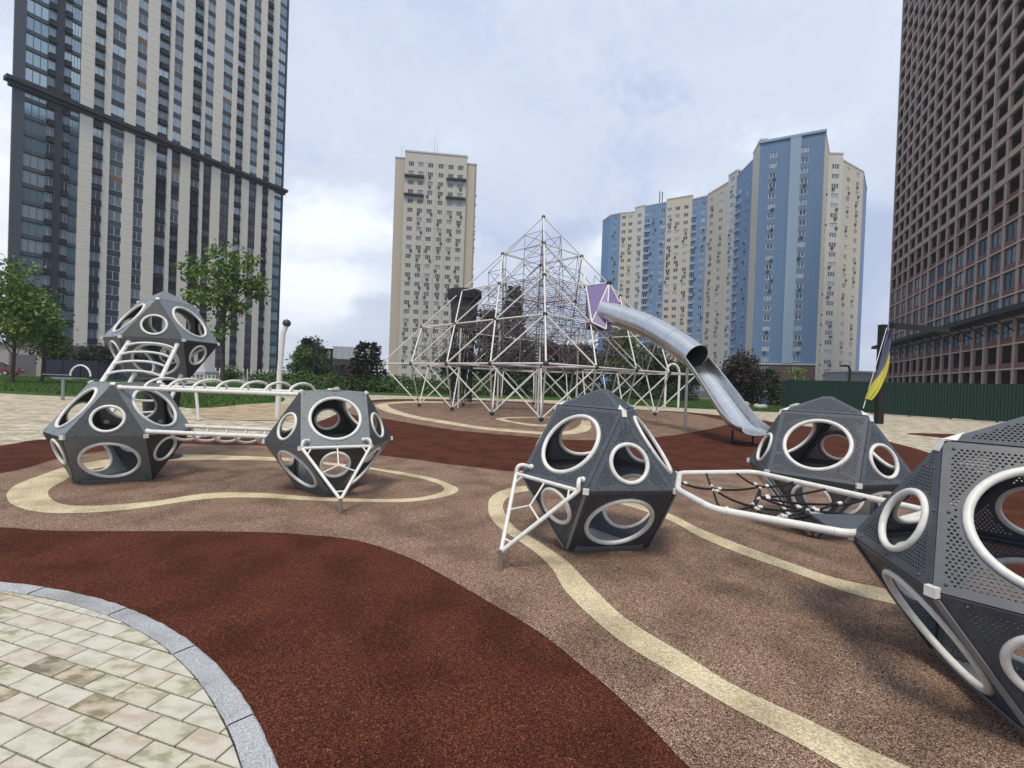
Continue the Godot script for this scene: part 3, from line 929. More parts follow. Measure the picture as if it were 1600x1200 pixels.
func build_left_tower() -> void:
	var p0 := W(-90.51, -0.4, 81.68); var p1 := W(-65.22, -0.4, 127.24)
	var b := thing("residential_tower", "tall white and black striped tower with a dark ledge, left side", "tower", p0)
	var f := Facade.new(Vector3.ZERO, p1 - p0, W(-60, 0, 60))
	var back := (p1 - p0).cross(Vector3.UP).normalized()
	if back.dot(f.w) > 0: back = -back
	f.w = -back
	var fh := 3.08; var floors := 37; var top := fh * floors
	var white_stone := worn(h("d2cec2"), h("deDACE"), 0.8, 0.05, 0.5, 101)
	var slate := worn(h("2c3238"), h("383f46"), 0.6, 0.04, 0.4, 102)
	var slate2 := worn(h("40484f"), h("4b535a"), 0.55, 0.04, 0.4, 103)
	var tan := plain(h("7d6a58"), 0.8)
	var frame := plain(h("b4b8ba"), 0.5)
	var gl := [glass(h("74899a")), glass(h("566a7c")), glass(h("92a4b0")), glass(h("3f4e5c"))]
	var dk := [glass(h("20262c")), glass(h("2b323a")), glass(h("171b20"))]
	var dframe := plain(h("2a2e33"), 0.5)
	var wm := []
	for g in gl: wm.append(window_mesh(frame, g, 2, 0.05))
	var wd := []
	for g in dk: wd.append(window_mesh(dframe, g, 2, 0.05))
	var wg := []
	for g in ["8fa9b6", "7d98a8", "a3b9c3", "6c8796"]: wg.append(window_mesh(plain(h("4d5c66"), 0.4), glass(h(g)), 3, 0.03))
	# core
	var mb := MB.new()
	var dv := W(-0.69, 0, 0.724) * 26.0                # the flanks run straight back from the corners
	var k0 := f.at(0.0, 0, -0.35); var k1 := f.at(52.0, 0, -0.35)
	var tv := Vector3(0, top, 0)
	mb.quad(k0, k1, k1 + tv, k0 + tv)
	mb.quad(k1, k1 + dv, k1 + dv + tv, k1 + tv)
	mb.quad(k1 + dv, k0 + dv, k0 + dv + tv, k1 + dv + tv)
	mb.quad(k0 + dv, k0, k0 + tv, k0 + dv + tv)
	mb.quad(k0 + tv, k1 + tv, k1 + dv + tv, k0 + dv + tv)
	part("core", mb.mesh(), slate, b)
	var bal := MB.new()
	bal.box(Vector3(0, 0, 0.3), Vector3(1.25, 0.9, 0.7)); bal.box(Vector3(0, 0.47, 0.32), Vector3(1.4, 0.06, 0.78)); bal.box(Vector3(0, -0.47, 0.32), Vector3(1.4, 0.06, 0.78))
	for k in 4: bal.box(Vector3(-0.55 + k * 0.366, 0, 0.66), Vector3(0.05, 0.95, 0.05))
	var balm := bal.mesh(plain(h("1f2225"), 0.6))
	var spm := MB.new(); spm.box(Vector3.ZERO, Vector3(1, 1, 0.1))
	var spandrel := [spm.mesh(slate2), spm.mesh(slate), spm.mesh(tan)]
	var cols := [[1.47, 4.47, "g"], [4.47, 5.51, "b"], [6.67, 7.67, "b"], [7.67, 9.06, "g"], [11.08, 12.67, "b"], [13.79, 16.11, "w"], [17.97, 19.78, "w"], [21.88, 23.95, "b"], [24.82, 26.6, "w"], [28.7, 30.6, "b"], [31.44, 33.28, "w"], [35.33, 37.6, "w"], [38.68, 40.43, "b"], [42.38, 44.4, "w"], [45.95, 47.53, "b"], [49.34, 51.56, "g"]]
	var piers := [[9.06, 11.08], [12.67, 13.79], [16.11, 17.97], [19.78, 21.88], [23.95, 24.82], [26.6, 28.7], [30.6, 31.44], [33.28, 35.33], [37.6, 38.68], [40.43, 42.38], [44.4, 45.95], [47.53, 49.34]]
	for p in piers:                       # stone courses with open joints
		mb = MB.new()
		var hh := fh / 4
		for k in floors * 4:
			f.boxr(mb, p[0] + 0.01, p[1] - 0.01, k * hh, k * hh + hh - 0.035, -0.3, 0.3 if k % 2 == 0 else 0.285)
		f.boxr(mb, p[0] + 0.03, p[1] - 0.03, 0, top, -0.34, 0.25)
		part("stone_pier", mb.mesh(), white_stone, b)
	for p in [[0.0, 1.47], [5.51, 6.67], [51.56, 52.0]]:
		mb = MB.new(); f.boxr(mb, p[0], p[1], 0, top, -0.34, 0.12)
		part("slate_pier", mb.mesh(), slate2 if p[0] < 1 else slate, b)
	var cp := Copies.new()
	for c in cols:
		var wdt: float = c[1] - c[0]; var mid: float = (c[0] + c[1]) / 2
		for k in floors:
			var y := k * fh
			var z: float = y * 0.9 + mid * 0.6
			# seen near the top of the frame or above it only where the tower is far enough
			var lower_dark: bool = y < 50.0 and mid > 19.0 and mid < 48.0
			var dk_share := 0.85 if mid > 24.0 else 0.5
			if c[2] == "g":
				cp.add("window", wg[rng.randi() % 4], f.place(mid, y + 1.75, -0.1, wdt, 2.3), z)
				cp.add("spandrel", spandrel[0], f.place(mid, y + 0.28, -0.12, wdt, 0.58), z)
			elif c[2] == "b":
				var m: ArrayMesh = wd[rng.randi() % 3] if lower_dark and rng.randf() < dk_share else wm[rng.randi() % 4]
				cp.add("window", m, f.place(mid, y + 2.05, -0.15, wdt, 1.95), z)
				cp.add("spandrel", spandrel[1], f.place(mid, y + 0.5, -0.2, wdt, 1.04), z)
				cp.add("balcony", balm, f.place(mid, y + 0.62, -0.1, minf(1.1, wdt / 1.42), 1.0), z)
			else:
				var m: ArrayMesh = wd[rng.randi() % 3] if lower_dark and rng.randf() < dk_share else wm[rng.randi() % 4]
				cp.add("window", m, f.place(mid, y + 2.05, -0.15, wdt, 1.85), z)
				cp.add("spandrel", spandrel[2] if rng.randf() < 0.07 else spandrel[rng.randi() % 2], f.place(mid, y + 0.54, -0.12, wdt, 1.12), z)
	spread(cp, b)
	# the dark ledge that runs right across
	mb = MB.new()
	f.boxr(mb, -1.0, 52.8, 51.6, 52.3, -0.8, 1.1)
	f.boxr(mb, -0.5, 52.4, 50.9, 51.59, -0.7, 0.6)
	part("ledge", mb.mesh(), plain(h("23262a"), 0.6), b)

func plain_facade(b: Node3D, f: Facade, s0: float, s1: float, y0: float, y1: float, fh: float, cols: Array, wall: Material, cp: Copies, wins: Array, wz: float, depth := 0.2, called := "wall") -> void:
	# a wall with real openings: strips between the window columns, pieces above and below each window
	var mb := MB.new()
	var s := s0
	var hw := 1.5
	for c in cols:
		var a: float = c[0] - c[1] / 2; var e: float = c[0] + c[1] / 2
		f.boxr(mb, s, a, y0, y1, -depth, 0)
		var y := y0
		var k := 0
		while y + fh <= y1 + 0.01:
			f.boxr(mb, a, e, y, y + 0.85, -depth, -0.003)
			f.boxr(mb, a, e, y + 0.85 + hw, y + fh, -depth, -0.003)
			cp.add("window", wins[rng.randi() % wins.size()], f.place(c[0], y + 0.85 + hw / 2, -depth * 0.6, c[1], hw), wz + y * 0.3)
			y += fh; k += 1
		if y < y1: f.boxr(mb, a, e, y, y1, -depth, -0.003)
		s = e
	f.boxr(mb, s, s1, y0, y1, -depth, 0)
	part(called, mb.mesh(), wall, b)

func air_units(f: Facade, cols: Array, y0: float, y1: float, fh: float, share: float, mb: MB) -> void:
	for c in cols:
		var y := y0
		while y + fh <= y1:
			if rng.randf() < share:
				var s: float = c[0] + rng.randf_range(-0.9, 0.9)
				var yy := y + rng.randf_range(0.2, 0.5)
				f.boxr(mb, s - 0.4, s + 0.4, yy, yy + 0.55, 0.02, 0.34)
			y += fh

func build_beige_tower() -> void:
	var p0 := W(-40.7, 0, 150); var p1 := W(-14.4, 0, 153)
	var b := thing("beige_tower", "free-standing beige apartment tower behind the left side of the bar pyramid", "tower", p0)
	var f := Facade.new(Vector3.ZERO, p1 - p0, W(0, 0, 100))
	var grey := worn(h("bab8ae"), h("c6c4ba"), 0.85, 0.02, 0.3, 111)
	var yellow := worn(h("b9b19f"), h("c4bcab"), 0.85, 0.02, 0.3, 112)
	var frame := plain(h("c4c4c0"), 0.5)
	var wins := []
	for g in ["39424a", "545c62", "22282e", "7d8488", "2b3238"]: wins.append(window_mesh(frame, glass(h(g)), 3, 0.07))
	var fh := 3.0
	var mb := MB.new()
	f.boxr(mb, 0.3, 26.2, 0, 72.4, -20, -0.5)
	part("core", mb.mesh(), yellow, b)
	for e in [[0.0, 3.2, "side_wall"], [23.3, 26.46, "side_wall"]]:
		mb = MB.new(); f.boxr(mb, e[0], e[1], 0, 72.6, -0.6, 0.0)
		f.boxr(mb, e[0] - 0.15, e[1] + 0.1, 72.6, 73.0, -0.8, 0.12)
		part(e[2], mb.mesh(), yellow, b)
	var fc := Facade.new(f.at(3.2, 0, 1.2), f.at(23.3, 0, 1.2), Vector3.ZERO)
	fc.w = f.w
	var cols := []
	for c in [2.1, 5.2, 8.3, 11.7, 14.9, 18.0]: cols.append([c, 1.75])
	var cp := Copies.new()
	plain_facade(b, fc, 0, 20.1, 0, 74.4, fh, cols, grey, cp, wins, 0, 0.3, "front_wall")
	mb = MB.new(); fc.boxr(mb, 0, 20.1, 0, 74.3, -1.7, -0.6)
	part("front_core", mb.mesh(), plain(h("3a3a38"), 0.9), b)
	mb = MB.new(); fc.boxr(mb, -0.1, 20.2, 74.4, 74.9, -2, 0.15)
	part("parapet", mb.mesh(), grey, b)
	for e in [[0.1, 6.4, 66.3], [13.6, 20.0, 66.3], [0.1, 6.4, 60.2], [13.6, 20.0, 60.2]]:
		mb = MB.new(); fc.boxr(mb, e[0], e[1], e[2], e[2] + 0.6, 0.01, 0.9)
		part("dark_balcony_rail", mb.mesh(), M.dark, b)
	for s in [6.7, 9.95, 13.2]:
		mb = MB.new(); fc.boxr(mb, s, s + 0.3, 0, 72, 0.01, 0.25)
		part("wall_rib", mb.mesh(), grey, b)
	spread(cp, b)
	mb = MB.new()
	air_units(fc, cols, 0, 70, fh, 0.55, mb)
	stuff(part("air_conditioners", mb.mesh(), plain(h("4c4d4c"), 0.7), b))
	# right flank with its own dark fittings
	var fs := Facade.new(f.at(26.46, 0, 0), f.at(26.46, 0, -20), f.at(13, 0, -10))
	mb = MB.new(); fs.boxr(mb, 0, 20, 0, 72.6, -0.5, 0.05)
	part("side_wall", mb.mesh(), yellow, b)
	mb = MB.new(); air_units(fs, [[3, 1], [7, 1], [12, 1]], 0, 66, fh, 0.6, mb)
	stuff(part("air_conditioners", mb.mesh(), plain(h("4c4d4c"), 0.7), b))
	for e in [[12.2, 0.05, 8.0], [13.1, 0.05, 5.5], [9.2, 0.35, 1.6], [1.5, 0.05, 3.0]]:
		mb = MB.new(); mb.tube(f.at(e[0], 74.5, -3), f.at(e[0], 74.9 + e[2], -3), e[1] * 0.7, 6)
		part("roof_mast", mb.mesh(), M.black_steel, b)

func build_blue_block() -> void:
	var q := [[36.9, 200.0], [38.6, 194.0], [42.6, 191.0], [47.9, 189.0], [51.2, 186.0], [58.3, 181.0], [66.5, 176.0], [70.7, 172.0], [73.2, 161.0], [74.0, 156.5], [73.4, 145.0], [71.3, 137.0], [85.6, 129.5], [94.6, 141.0], [99.0, 141.0], [110.7, 148.0], [121.0, 160.0]]
	var tops := [72.0, 72.3, 72.3, 74.0, 73.6, 74.6, 73.0, 73.4, 75.6, 73.5, 75.6, 74.6, 74.6, 74.4, 72.4, 72.0]
	var b := thing("blue_apartment_block", "long stepped apartment block in blue and cream strips behind the slide", "apartment block", W(85.6, 0, 129.5))
	var o := b.position
	var cream := worn(h("c6bfad"), h("d1cab9"), 0.85, 0.02, 0.3, 121)
	var white := worn(h("c4c5bf"), h("d0d1cc"), 0.85, 0.02, 0.3, 122)
	var blue := worn(h("6c8db4"), h("7898be"), 0.8, 0.02, 0.3, 123)
	var blue_main := worn(h("6584a8"), h("6f8fb2"), 0.8, 0.02, 0.3, 124)
	var pale := worn(h("92adc4"), h("9db7cb"), 0.8, 0.02, 0.3, 125)
	var brown := worn(h("5d4d44"), h("6a5a50"), 0.85, 0.03, 0.5, 126)
	var frame := plain(h("cfd1cf"), 0.5)
	var wins := []
	for g in ["2d3740", "48545e", "1e262d", "7e8a92", "9aa3a8"]: wins.append(window_mesh(frame, glass(h(g)), 2, 0.1))
	var wins3 := []
	for g in ["2d3740", "48545e", "7f97a8"]: wins3.append(window_mesh(frame, glass(h(g)), 3, 0.09))
	var mats := [blue, blue, cream, white, blue, cream, blue, cream, white, blue, cream, blue_main, cream, white, cream, blue]
	var cc := [[], [[0.55, 1.4]], [[0.25, 1.7], [0.72, 1.7]], [[0.5, 1.9]], [[0.14, 1.9], [0.45, 1.0], [0.85, 1.9]], [[0.14, 1.8], [0.45, 1.8], [0.78, 1.8]], [[0.2, 1.6], [0.75, 1.6]], [[0.22, 2.0], [0.68, 2.0]], [[0.5, 2.0]], [[0.25, 2.2], [0.72, 1.8]], [], [[0.22, 1.8], [0.71, 1.8]], [[0.72, 1.8]], [[0.5, 2.4]], [[0.28, 2.0], [0.72, 2.0]], []]
	var cp := Copies.new()
	var ac := MB.new()
	var cores := MB.new()
	for i in q.size() - 1:
		var p0 := W(q[i][0], 0, q[i][1]) - o; var p1 := W(q[i + 1][0], 0, q[i + 1][1]) - o
		var f := Facade.new(p0, p1, Vector3.ZERO)
		var cam := -o
		f.w = Vector3.UP.cross(f.u)
		if f.w.dot(cam - p0) < 0 and i != 12: f.w = -f.w
		if i == 12 and f.w.x < 0: f.w = -f.w
		var cols := []
		for c in cc[i]: cols.append([c[0] * f.length, c[1]])
		var y0 := 0.0
		if i == 11:
			# the big blue slab: brown base, pale strip down the middle
			plain_facade(b, f, 0, f.length, 0, 9.0, 3.0, cols, brown, cp, wins, 0.0, 0.25, "base_wall")
			plain_facade(b, f, 0, f.length, 9.0, tops[i], 3.0, cols, mats[i], cp, wins, 0.0, 0.22)
			var mb := MB.new(); f.boxr(mb, 7.76, 10.46, 9.3, tops[i] + 0.3, 0.01, 0.3)
			part("pale_strip", mb.mesh(), pale, b)
			mb = MB.new(); f.boxr(mb, -0.1, f.length + 0.1, 8.9, 9.25, -0.2, 0.2)
			part("base_cornice", mb.mesh(), white, b)
			mb = MB.new(); f.boxr(mb, -0.3, f.length + 0.3, tops[i] + 0.02, tops[i] + 0.7, -4, 0.35)
			part("parapet", mb.mesh(), pale, b)
		else:
			plain_facade(b, f, 0, f.length, 0, tops[i], 3.0, cols, mats[i], cp, wins3 if i in [3, 8, 13] else wins, absf(i - 12) * 14.0, 0.22)
			var mb := MB.new(); f.boxr(mb, 0.0, f.length, tops[i] + 0.02, tops[i] + 0.5, -2, 0.12)
			part("parapet", mb.mesh(), cream if i != 9 and i != 4 else white, b)
		air_units(f, cols, 0 if i != 11 else 9.0, tops[i] - 3, 3.0, 0.4, ac)
		f.boxr(cores, 0.05, f.length - 0.05, 0, tops[i] - 0.2, -12.0 if i != 12 else -6.0, -0.3)
		if i in [4, 6, 9]:                         # loggia ledges on the blue bays
			var mb := MB.new()
			for k in 23: f.boxr(mb, f.length * 0.02, f.length * 0.3, 3.0 * k + 0.1, 3.0 * k + 0.75, 0.02, 0.6)
			part("loggia_ledges", mb.mesh(), pale, b)
	part("core", cores.mesh(), plain(h("4a4a48"), 0.9), b)
	spread(cp, b)
	stuff(part("air_conditioners", ac.mesh(), plain(h("55585a"), 0.7), b))
	for e in [[57.0, 186.0, 6.0], [58.2, 186.5, 6.0]]:
		var mb := MB.new(); mb.tube(W(e[0], 74, e[1]) - o, W(e[0], 74 + e[2], e[1]) - o, 0.18, 6)
		part("roof_mast", mb.mesh(), M.black_steel, b)
	# low service building at its foot
	var s := thing("service_building", "low grey service building at the foot of the blue block above the green fence", "building", W(98, 0, 122))
	var mb := MB.new(); mb.box(Vector3(0, 3.4, 0), Vector3(24, 6.8, 8))
	part("wall", mb.mesh(), worn(h("8d8f8e"), h("9a9c9b"), 0.85, 0.03, 0.3, 127), s)
	mb = MB.new(); mb.box(Vector3(0, 7.0, 0), Vector3(24.6, 0.4, 8.6))
	part("roof", mb.mesh(), white, s)

func build_brown_tower() -> void:
	var p0 := W(88.24, 0, 107.84); var p1 := W(64.74, 0, 58.95)
	var b := thing("unfinished_brick_tower", "unfinished brown brick tower with open window holes, right side", "tower", p0)
	var dir := (p1 - p0).normalized()
	var f := Facade.new(Vector3.ZERO, (p1 - p0) + dir * 24.0, W(90, 0, 0))
	f.w = Vector3.UP.cross(dir)
	if f.w.x > 0: f.w = -f.w
	var fh := 3.3; var bay := 3.82; var nb := 20; var nf := 33
	var y00 := 8.75 - fh * 2
	var grey_brick := worn(h("a0877c"), h("b3998d"), 0.9, 0.08, 0.6, 131)
	var concrete := worn(h("aaa298"), h("bdb5ab"), 0.85, 0.05, 0.5, 132)
	var red_brick := worn(h("6a463e"), h("80564b"), 0.92, 0.08, 0.6, 133)
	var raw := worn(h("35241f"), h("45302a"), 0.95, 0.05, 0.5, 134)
	var frame := plain(h("2c2f31"), 0.5)
	var wins := []
	for g in ["43525f", "566670", "6e7c84", "35424d", "8d9696"]: wins.append(window_mesh(frame, glass(h(g)), 2, 0.06))
	var length := bay * nb
	var lv := func(k: int) -> float: return y00 + fh * mini(k, 7) + 3.0 * maxi(k - 7, 0)
	var top: float = lv.call(nf)
	for k in nb + 1:
		var mb := MB.new()
		f.boxr(mb, k * bay - 0.36, k * bay + 0.36, 0, top, -0.3, 0.02)
		part("pillar", mb.mesh(), grey_brick, b)
		if k % 3 == 0:
			mb = MB.new(); f.boxr(mb, k * bay - 0.14, k * bay + 0.14, 0, top, 0.03, 0.16)
			part("pilaster", mb.mesh(), concrete, b)
	for k in nf + 1:
		var y: float = lv.call(k)
		var mb := MB.new()
		f.boxr(mb, -0.36, length, y - 0.15, y + 0.78, -0.28, 0.0)
		part("spandrel", mb.mesh(), grey_brick if k > 8 else red_brick, b)
		mb = MB.new(); f.boxr(mb, -0.4, length, y - 0.12, y + 0.08, 0.004, 0.12)
		part("slab_edge", mb.mesh(), concrete, b)
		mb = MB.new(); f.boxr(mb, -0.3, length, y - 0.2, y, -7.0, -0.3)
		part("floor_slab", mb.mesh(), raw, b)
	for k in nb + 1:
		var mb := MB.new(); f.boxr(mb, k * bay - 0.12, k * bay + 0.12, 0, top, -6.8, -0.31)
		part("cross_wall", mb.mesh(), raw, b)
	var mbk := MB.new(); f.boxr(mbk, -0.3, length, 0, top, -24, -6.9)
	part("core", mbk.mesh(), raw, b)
	mbk = MB.new(); f.boxr(mbk, -0.5, -0.3, 0, top, -24, -0.1)
	part("end_wall", mbk.mesh(), grey_brick, b)
	var cp := Copies.new()
	for fl in range(2, 7):
		for k in nb:
			cp.add("window", wins[rng.randi() % wins.size()], f.place((k + 0.5) * bay, y00 + fh * fl + 0.78 + 1.18, -0.16, bay - 0.72, 2.36), fl - k)
	spread(cp, b)
	# dark protective canopy along the facade
	var mb := MB.new()
	f.boxr(mb, -3.0, length, 12.3, 12.6, 0.2, 2.6)
	f.boxr(mb, -3.0, length, 12.61, 12.95, 2.4, 2.6)
	part("canopy", mb.mesh(), plain(h("181a1b"), 0.7), b)
	for k in nb:
		mb = MB.new(); mb.tube(f.at(k * bay, 10.4, 0.05), f.at(k * bay, 12.35, 2.4), 0.09, 6)
		part("canopy_strut", mb.mesh(), M.black_steel, b)

func simple_block(label: String, x: float, z: float, w: float, d: float, ht: float, wall: Material, wins: Array, turn := 0.0) -> void:
	var b := thing("distant_apartment_block", label, "apartment block", W(x, 0, z), turn, "pale blocks on the horizon")
	var f := Facade.new(Vector3(-w / 2, 0, d / 2), Vector3(w / 2, 0, d / 2), Vector3.ZERO)
	f.w = Vector3(0, 0, 1)
	var cols := []
	var k := int(w / 5.0)
	for i in k: cols.append([w * (i + 0.5) / k, 2.2])
	var cp := Copies.new()
	plain_facade(b, f, 0, w, 0, ht, 3.0, cols, wall, cp, wins, 0)
	spread(cp, b)
	var mb := MB.new(); mb.box(Vector3(0, ht / 2, -0.2), Vector3(w, ht, d - 0.4))
	part("core", mb.mesh(), wall, b)
	mb = MB.new(); mb.box(Vector3(0, ht + 0.4, 0), Vector3(w * 1.01, 0.8, d * 1.01))
	part("roof", mb.mesh(), wall, b)

# ---------------------------------------------------------------- plants
func leaf_mat(backlit := true) -> StandardMaterial3D:
	var m := StandardMaterial3D.new()
	m.vertex_color_use_as_albedo = true
	m.roughness = 0.75
	m.cull_mode = BaseMaterial3D.CULL_DISABLED
	if backlit:
		m.backlight_enabled = true
		m.backlight = Color(0.25, 0.3, 0.12)
	return m

func leaf(mb: MB, p: Vector3, s: float, dir: Vector3) -> void:
	var d := dir.normalized()
	var sd := d.cross(Vector3(rng.randf_range(-1, 1), rng.randf_range(-1, 1), rng.randf_range(-1, 1))).normalized()
	var nn := d.cross(sd).normalized()
	var a := p; var b := p + d * s * 0.5 + sd * s * 0.32 + nn * s * 0.06; var c := p + d * s; var e := p + d * s * 0.5 - sd * s * 0.32 + nn * s * 0.06
	for q in [a, b, c, a, c, e]: mb.p(q, nn)

func tone(base: Color, spread_by: float) -> Color:
	var k := rng.randf_range(1.0 - spread_by, 1.0 + spread_by)
	return Color(base.r * k * rng.randf_range(0.85, 1.2), base.g * k, base.b * k * rng.randf_range(0.8, 1.15))

func broadleaf(called: String, label: String, at: Vector3, ht: float, trunk_h: float, rx: float, clumps: int, per: int, ls: float, col: Color, group := "", clump_r := 0.22) -> void:
	var o := thing(called, label, "tree" if trunk_h > 0.5 else "shrub", at, 0.0, group)
	var cy := (ht + trunk_h) / 2; var ry := (ht - trunk_h) / 2
	var mb := MB.new()
	var lean := Vector3(rng.randf_range(-0.2, 0.2), 0, rng.randf_range(-0.2, 0.2))
	var tr0 := ht * 0.011 + 0.04
	mb.path([Vector3.ZERO, Vector3(0, trunk_h * 0.5, 0) + lean * 0.5, Vector3(0, maxf(trunk_h, 0.3), 0) + lean, Vector3(0, cy, 0), Vector3(0, ht - ry * 0.3, 0)], [tr0, tr0 * 0.85, tr0 * 0.7, tr0 * 0.45, 0.02], 7)
	var lm := MB.new()
	lm.use_c = true
	for i in clumps:
		var d := Vector3(rng.randfn(), rng.randfn(), rng.randfn()).normalized()
		var r := pow(rng.randf(), 0.45) * 0.86
		var c := Vector3(d.x * rx * r, cy + d.y * ry * r, d.z * rx * r)
		# narrower towards the top
		var k := 1.0 - 0.35 * clampf((c.y - cy) / ry, 0, 1)
		c.x *= k; c.z *= k
		if trunk_h > 0.5 and i % 2 == 0:
			var s := Vector3(0, clampf(c.y - rx * 0.6, maxf(trunk_h * 0.8, 0.2), ht * 0.85), 0)
			mb.path([s, s.lerp(c, 0.5) + Vector3(0, -0.08, 0) * rx, c], [tr0 * 0.35, tr0 * 0.22, 0.01], 5, false, false)
		var cr := clump_r * rx * rng.randf_range(0.7, 1.4)
		var base := tone(col, 0.2)
		for j in per:
			var q := Vector3(rng.randfn(), rng.randfn() * 0.75, rng.randfn()) * cr * 0.62
			lm.col = tone(base, 0.25)
			leaf(lm, c + q, ls * rng.randf_range(0.7, 1.3), q.normalized() + Vector3(rng.randf_range(-1, 1), rng.randf_range(-1.2, 0.6), rng.randf_range(-1, 1)))
	part("trunk", mb.mesh(), M.trunk, o)
	part("crown", lm.mesh(), M.leaf, o)

func conifer(called: String, label: String, at: Vector3, ht: float, r0: float, leaves: int, ls: float, col: Color, group := "", taper := 1.0) -> void:
	var o := thing(called, label, "tree", at, 0.0, group)
	var mb := MB.new()
	mb.path([Vector3.ZERO, Vector3(0, ht * 0.97, 0)], [ht * 0.016 + 0.03, 0.01], 6)
	var lm := MB.new()
	lm.use_c = true
	var whorls := int(ht / 0.45) + 4
	for w in whorls:
		var s := float(w) / whorls
		var y := ht * (0.06 + 0.92 * s)
		var nb := 7
		for k in nb:
			var g := TAU * (k + rng.randf()) / nb
			var ln := r0 * pow(1.0 - s, taper) * rng.randf_range(0.7, 1.12) + 0.12
			var d := Vector3(cos(g), -0.18 + 0.5 * s, sin(g))
			mb.path([Vector3(0, y, 0), Vector3(0, y, 0) + d * ln * 0.9], [0.02, 0.006], 4, false, false)
			var m := maxi(6, int(leaves * (0.3 + 0.7 * (1.0 - s)) / (whorls * nb)))
			for j in m:
				var u := sqrt(rng.randf())
				var q := Vector3(0, y, 0) + d * ln * u + Vector3(rng.randfn(), rng.randfn(), rng.randfn()) * 0.1 * (0.5 + ln * 0.25)
				lm.col = tone(col, 0.35)
				leaf(lm, q, ls * rng.randf_range(0.7, 1.3), d + Vector3(rng.randf_range(-1, 1), rng.randf_range(-0.8, 0.5), rng.randf_range(-1, 1)) * 0.8)
	part("trunk", mb.mesh(), M.trunk, o)
	part("crown", lm.mesh(), M.leaf, o)

func hedge(label: String, a: Vector2, b: Vector2, ht: float, wd: float, leaves: int, ls: float, col: Color) -> void:
	var o := thing("hedge", label, "hedge", Vector3(a.x, 0, a.y))
	var lm := MB.new()
	lm.use_c = true
	var f := FastNoiseLite.new(); f.seed = int(a.x * 7 + a.y); f.frequency = 0.35
	for i in leaves:
		var s := rng.randf()
		var top := ht * (0.8 + 0.35 * f.get_noise_2d(s * a.distance_to(b), 0.0))
		var p := a.lerp(b, s) - a
		var nrm := (b - a).normalized().orthogonal()
		var g := rng.randf() * PI
		var q := Vector3(p.x, 0, p.y) + Vector3(nrm.x, 0, nrm.y) * cos(g) * wd * 0.5 * rng.randf_range(0.75, 1.05) + Vector3(0, sin(g) * top * rng.randf_range(0.6, 1.04), 0)
		lm.col = tone(tone(col, 0.1 + 0.2 * absf(f.get_noise_2d(s * 60, 7.0))), 0.25)
		leaf(lm, q, ls * rng.randf_range(0.7, 1.3), Vector3(rng.randf_range(-1, 1), rng.randf_range(-0.3, 1), rng.randf_range(-1, 1)))
	var mb := MB.new()
	for i in 14:
		var p := a.lerp(b, (i + 0.5) / 14.0) - a
		mb.path([Vector3(p.x, 0, p.y), Vector3(p.x, ht * 0.7, p.y)], 0.04, 5)
	part("stems", mb.mesh(), M.trunk, o)
	part("foliage", lm.mesh(), M.leaf, o)

func grass(label: String, poly: Array, count: int) -> void:
	var tuft := MB.new()
	tuft.use_c = true
	for k in 7:
		tuft.col = tone(Color(0.07, 0.15, 0.03), 0.3)
		var g := rng.randf() * TAU
		var d := Vector3(cos(g), 0, sin(g))
		var s := d.cross(Vector3.UP) * 0.012
		var p := d * rng.randf() * 0.06
		tuft.tri(p - s, p + s, p + d * 0.05 + Vector3(0, rng.randf_range(0.07, 0.13), 0))
	var tm := tuft.mesh(M.leaf)
	var pp := PackedVector2Array(poly)
	var lo := pp[0]; var hi := pp[0]
	for p in pp: lo = lo.min(p); hi = hi.max(p)
	var mm := MultiMesh.new()
	mm.transform_format = MultiMesh.TRANSFORM_3D
	mm.mesh = tm
	var ts := []
	while ts.size() < count:
		var p := Vector2(rng.randf_range(lo.x, hi.x), rng.randf_range(lo.y, hi.y))
		if Geometry2D.is_point_in_polygon(p, pp):
			ts.append(Transform3D(Basis(Vector3.UP, rng.randf() * TAU).scaled(Vector3.ONE * rng.randf_range(0.7, 1.5)), Vector3(p.x, 0.03, p.y)))
	mm.instance_count = ts.size()
	for i in ts.size(): mm.set_instance_transform(i, ts[i])
	var mi := MultiMeshInstance3D.new()
	mi.name = numbered("grass")
	mi.multimesh = mm
	add_child(mi)
	tag(mi, label, "grass")
	stuff(mi)

